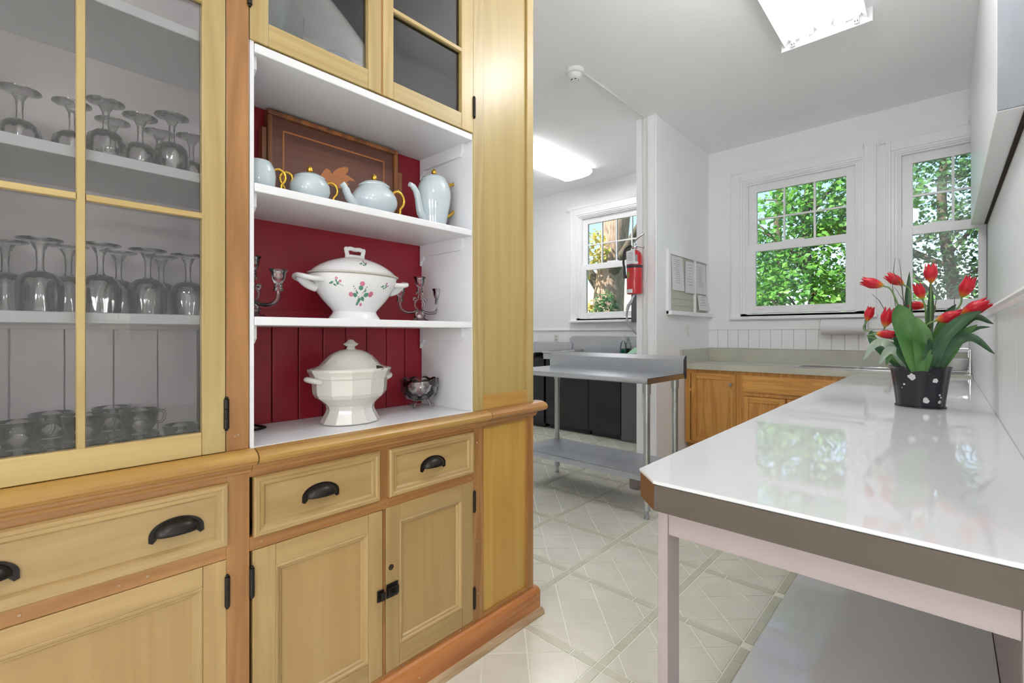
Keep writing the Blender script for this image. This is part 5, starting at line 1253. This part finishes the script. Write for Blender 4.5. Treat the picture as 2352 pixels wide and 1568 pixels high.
obj('pump', MB().lathe([(.016, .172), (.018, .19), (.006, .195), (.006, .215), (.014, .217), (.012, .228), (0, .23)], cbt, 16).tube([(cbt[0], cbt[1], cbt[2]+.222), (cbt[0]-.03, cbt[1]-.01, cbt[2]+.215)], .005, 8), 'plastic', t, smooth=40)
rg = random.Random(5); vs = []; nn = 10
for j in range(nn+1):
    for i in range(nn+1):
        u, v = i/nn-.5, j/nn-.5
        vs.append((-2.80+u*.30, 5.36+v*.14, .9635+.085*max(0, 1-(u*u+v*v)*3.6)+rg.uniform(0, .008)))
tag(obj('dish_cloth', MB().add(vs, [(j*(nn+1)+i, j*(nn+1)+i+1, (j+1)*(nn+1)+i+1, (j+1)*(nn+1)+i) for j in range(nn) for i in range(nn)]), 'green_cloth', smooth=60), 'crumpled pale green cloth on the scullery sink', 'cloth')
t = thing('spray_tap', (-2.62, 5.30, .962), 'scullery spray tap with grey hose hanging beside the stub wall', 'tap')
obj('riser', MB().tube([(-2.45, 5.33, .962), (-2.45, 5.33, 1.75), (-2.50, 5.28, 1.82), (-2.58, 5.2, 1.80)], .012, 10), 'chrome', t, smooth=60)
obj('hose', MB().tube(spline([(-2.79, 5.05, 1.50), (-2.80, 5.05, 1.42), (-2.76, 5.05, 1.32), (-2.66, 5.08, 1.20), (-2.55, 5.15, 1.13), (-2.46, 5.25, 1.16), (-2.45, 5.33, 1.25)], 6), .012, 10), 'legst', t, smooth=60)
obj('spray_head', MB().tube([(-2.795, 5.05, 1.49), (-2.78, 5.05, 1.55), (-2.74, 5.05, 1.60), (-2.70, 5.05, 1.68)], [.018, .022, .02, .012], 12), 'chrome', t, smooth=60)
obj('hanger', MB().tube([(-2.70, 5.05, 1.68), (-2.58, 5.2, 1.80)], .004, 6), 'chrome', t)
tag(obj('grey_panel', MB().box(-2.845, -2.50, 5.24, 5.28, 1.36, 1.71), 'dgrey', bevel=.004), 'dark grey panel standing in front of the left window beside the stub wall', 'panel')  # plain dark grey panel, its use left open
t = thing('wall_outlet', (-4.18, YF, 1.10), 'white double wall outlet on the far scullery wall', 'outlet')
obj('plate', B(-4.22, -4.14, YF-.006, YF, 1.09, 1.215), 'plastic', t, bevel=.002)
for z in (1.118, 1.165): obj('socket', B(-4.20, -4.16, YF-.009, YF-.005, z, z+.03), 'dgrey' if False else 'board', t, bevel=.001)

# ------------------------------------------------------------------ outdoors
struct('ground', B(-30, 30, 5.64, 45, -0.5, -0.4), 'grass')
def leaf_cloud(rg, blobs, n, size):
    """pointed leaves scattered through ellipsoid clumps"""
    m = MB(); vs = m.v; fs = m.f
    for _ in range(n):
        bx, by, bz, rx, ry, rz = rg.choice(blobs)
        while True:
            a, b, c_ = rg.uniform(-1, 1), rg.uniform(-1, 1), rg.uniform(-1, 1)
            q = a*a+b*b+c_*c_
            if .12 < q < 1: break
        p_ = Vector((bx+a*rx, by+b*ry, bz+c_*rz))
        d = Vector((rg.uniform(-1, 1), rg.uniform(-1, 1), rg.uniform(-.9, .3))).normalized()
        nrm = Vector((rg.uniform(-.8, .8), rg.uniform(-.9, .3), rg.uniform(.1, 1))); sd = d.cross(nrm)
        if sd.length < 1e-3: continue
        sd.normalize(); L = size*rg.uniform(.6, 1.3); W = L*.36; up = d.cross(sd)*L*.08
        o = len(vs)
        vs.extend([tuple(p_), tuple(p_+d*L*.45+sd*W+up), tuple(p_+d*L), tuple(p_+d*L*.45-sd*W+up)])
        fs.append((o, o+1, o+2)); fs.append((o, o+2, o+3)); m.m += [0, 0]
    return m
def tree(name, base, trunk_pts, rad, branches, blobs, n, size, leafm, label, seed, bark='branch'):
    rg = random.Random(seed)
    t = thing(name, base, label, 'tree', 'trees and shrubs outside')
    tr = obj('trunk', MB().tube(spline(trunk_pts, 5), [rad*(1-.55*i/(len(trunk_pts)*5-5)) for i in range((len(trunk_pts)-1)*5+1)], 14), bark, t, smooth=60)
    for b in branches: obj('branch', MB().tube(spline(b, 5), [rad*.34*(1-.75*i/((len(b)-1)*5)) for i in range((len(b)-1)*5+1)], 8), 'branch', t, smooth=60)
    tag(obj('foliage', leaf_cloud(rg, blobs, n, size), leafm, t), kind='stuff')
    return t
def rb(rg, c, k, L):
    out = []
    for _ in range(k):
        a = rg.uniform(0, 2*PI); z = rg.uniform(.6, 3.2)
        p0 = Vector((c[0], c[1], z)); e_ = p0+Vector((math.cos(a)*L, math.sin(a)*L*.6, rg.uniform(.4, 1.5)))
        out.append([tuple(p0), tuple(p0.lerp(e_, .5)+Vector((rg.uniform(-.1, .1), 0, rg.uniform(0, .25)))), tuple(e_)])
    return out
rg = random.Random(11)
tree('leafy_tree', (-1.6, 8.7, -.4), [(-1.6, 8.7, -.4), (-1.5, 8.7, 1.2), (-1.65, 8.75, 2.8), (-1.55, 8.8, 4.6)], .09, rb(rg, (-1.55, 8.7), 12, 1.3),
     [(-1.7, 8.5, 1.8, .9, .7, .7), (-1.2, 8.7, 2.4, .8, .7, .7), (-2.0, 8.8, 3.0, .9, .7, .7), (-1.3, 8.6, 3.3, .8, .6, .6), (-1.8, 8.5, 1.0, 1.0, .7, .7), (-.9, 8.6, 1.6, .8, .6, .7), (-2.6, 8.8, 2.0, .7, .6, .8), (-.8, 8.8, 3.2, .6, .5, .6)], 9500, .095, 'leaf_a',
     'bright green leafy tree outside the middle window', 21)
rg = random.Random(12)
tree('hedge_tree', (.0, 10.2, -.4), [(.0, 10.2, -.4), (.1, 10.2, 1.6), (-.05, 10.3, 3.4), (.1, 10.3, 5.0)], .10, rb(rg, (0, 10.2), 12, 1.4),
     [(.2, 10.0, 1.2, 1.1, .8, .8), (-.4, 10.2, 2.0, .9, .7, .8), (.6, 10.3, 2.6, .9, .7, .8), (-.1, 10.1, 3.4, 1.0, .7, .7), (.4, 10.4, 4.2, .9, .7, .6), (1.1, 10.2, 1.9, .8, .6, .9), (-.7, 10.4, .9, .8, .6, .7)], 11000, .085, 'leaf_b',
     'darker dense evergreen outside the right window', 22)
rg = random.Random(13)
tree('shade_tree', (-3.2, 13.5, -.4), [(-3.2, 13.5, -.4), (-3.1, 13.5, 2.0), (-3.2, 13.6, 4.2), (-3.0, 13.6, 6.0)], .14, rb(rg, (-3.2, 13.5), 8, 1.6),
     [(-3.4, 13.4, 1.0, 1.6, .9, 1.0), (-2.6, 13.5, 2.2, 1.4, .9, .9), (-3.8, 13.6, 3.0, 1.2, .9, .9), (-1.6, 13.4, 1.2, 1.3, .9, 1.1)], 4200, .14, 'leaf_b',
     'shaded tree standing behind the bright leafy tree', 23)
tree('old_tree', (-5.35, 8.6, -.4), [(-5.35, 8.6, -.4), (-5.25, 8.6, 1.0), (-5.15, 8.6, 2.4), (-4.95, 8.65, 4.2), (-4.9, 8.7, 6.0)], .42, [[(-5.2, 8.5, 2.0), (-5.6, 8.4, 2.6), (-6.1, 8.3, 3.4)], [(-5.1, 8.5, 2.4), (-4.6, 8.3, 2.9), (-4.1, 8.2, 3.6)]],
     [(-5.75, 8.0, 2.5, .40, .3, .55), (-5.35, 8.0, 1.6, .22, .15, .3), (-6.2, 8.2, 3.2, .6, .4, .5), (-5.15, 7.95, 2.9, .35, .25, .4)], 900, .10, 'leaf_c',
     'thick barked old tree with yellow leaves outside the left window', 24, bark='bark')
rg = random.Random(15)
tree('ivy_shrub', (-4.9, 7.6, -.4), [(-4.9, 7.6, -.4), (-4.9, 7.6, .6), (-4.85, 7.6, 1.2)], .03, [], [(-4.85, 7.55, 1.35, .3, .25, .35), (-4.65, 7.6, 1.75, .2, .2, .3)], 420, .09, 'leaf_b', 'small dark shrub in front of the thick trunk', 25)
t = thing('garden_fence', (-6.2, 11.5, -.4), 'pale sunlit board fence behind the old tree', 'fence')
for k in range(26): obj('fence_board', B(-9.2+k*.2, -9.2+k*.2+.19, 11.5, 11.53, -.4, 2.6), 'fence', t)
obj('fence_rail', B(-9.2, -4.0, 11.53, 11.58, .2, .3).box(-9.2, -4.0, 11.53, 11.58, 1.8, 1.9), 'fence', t)
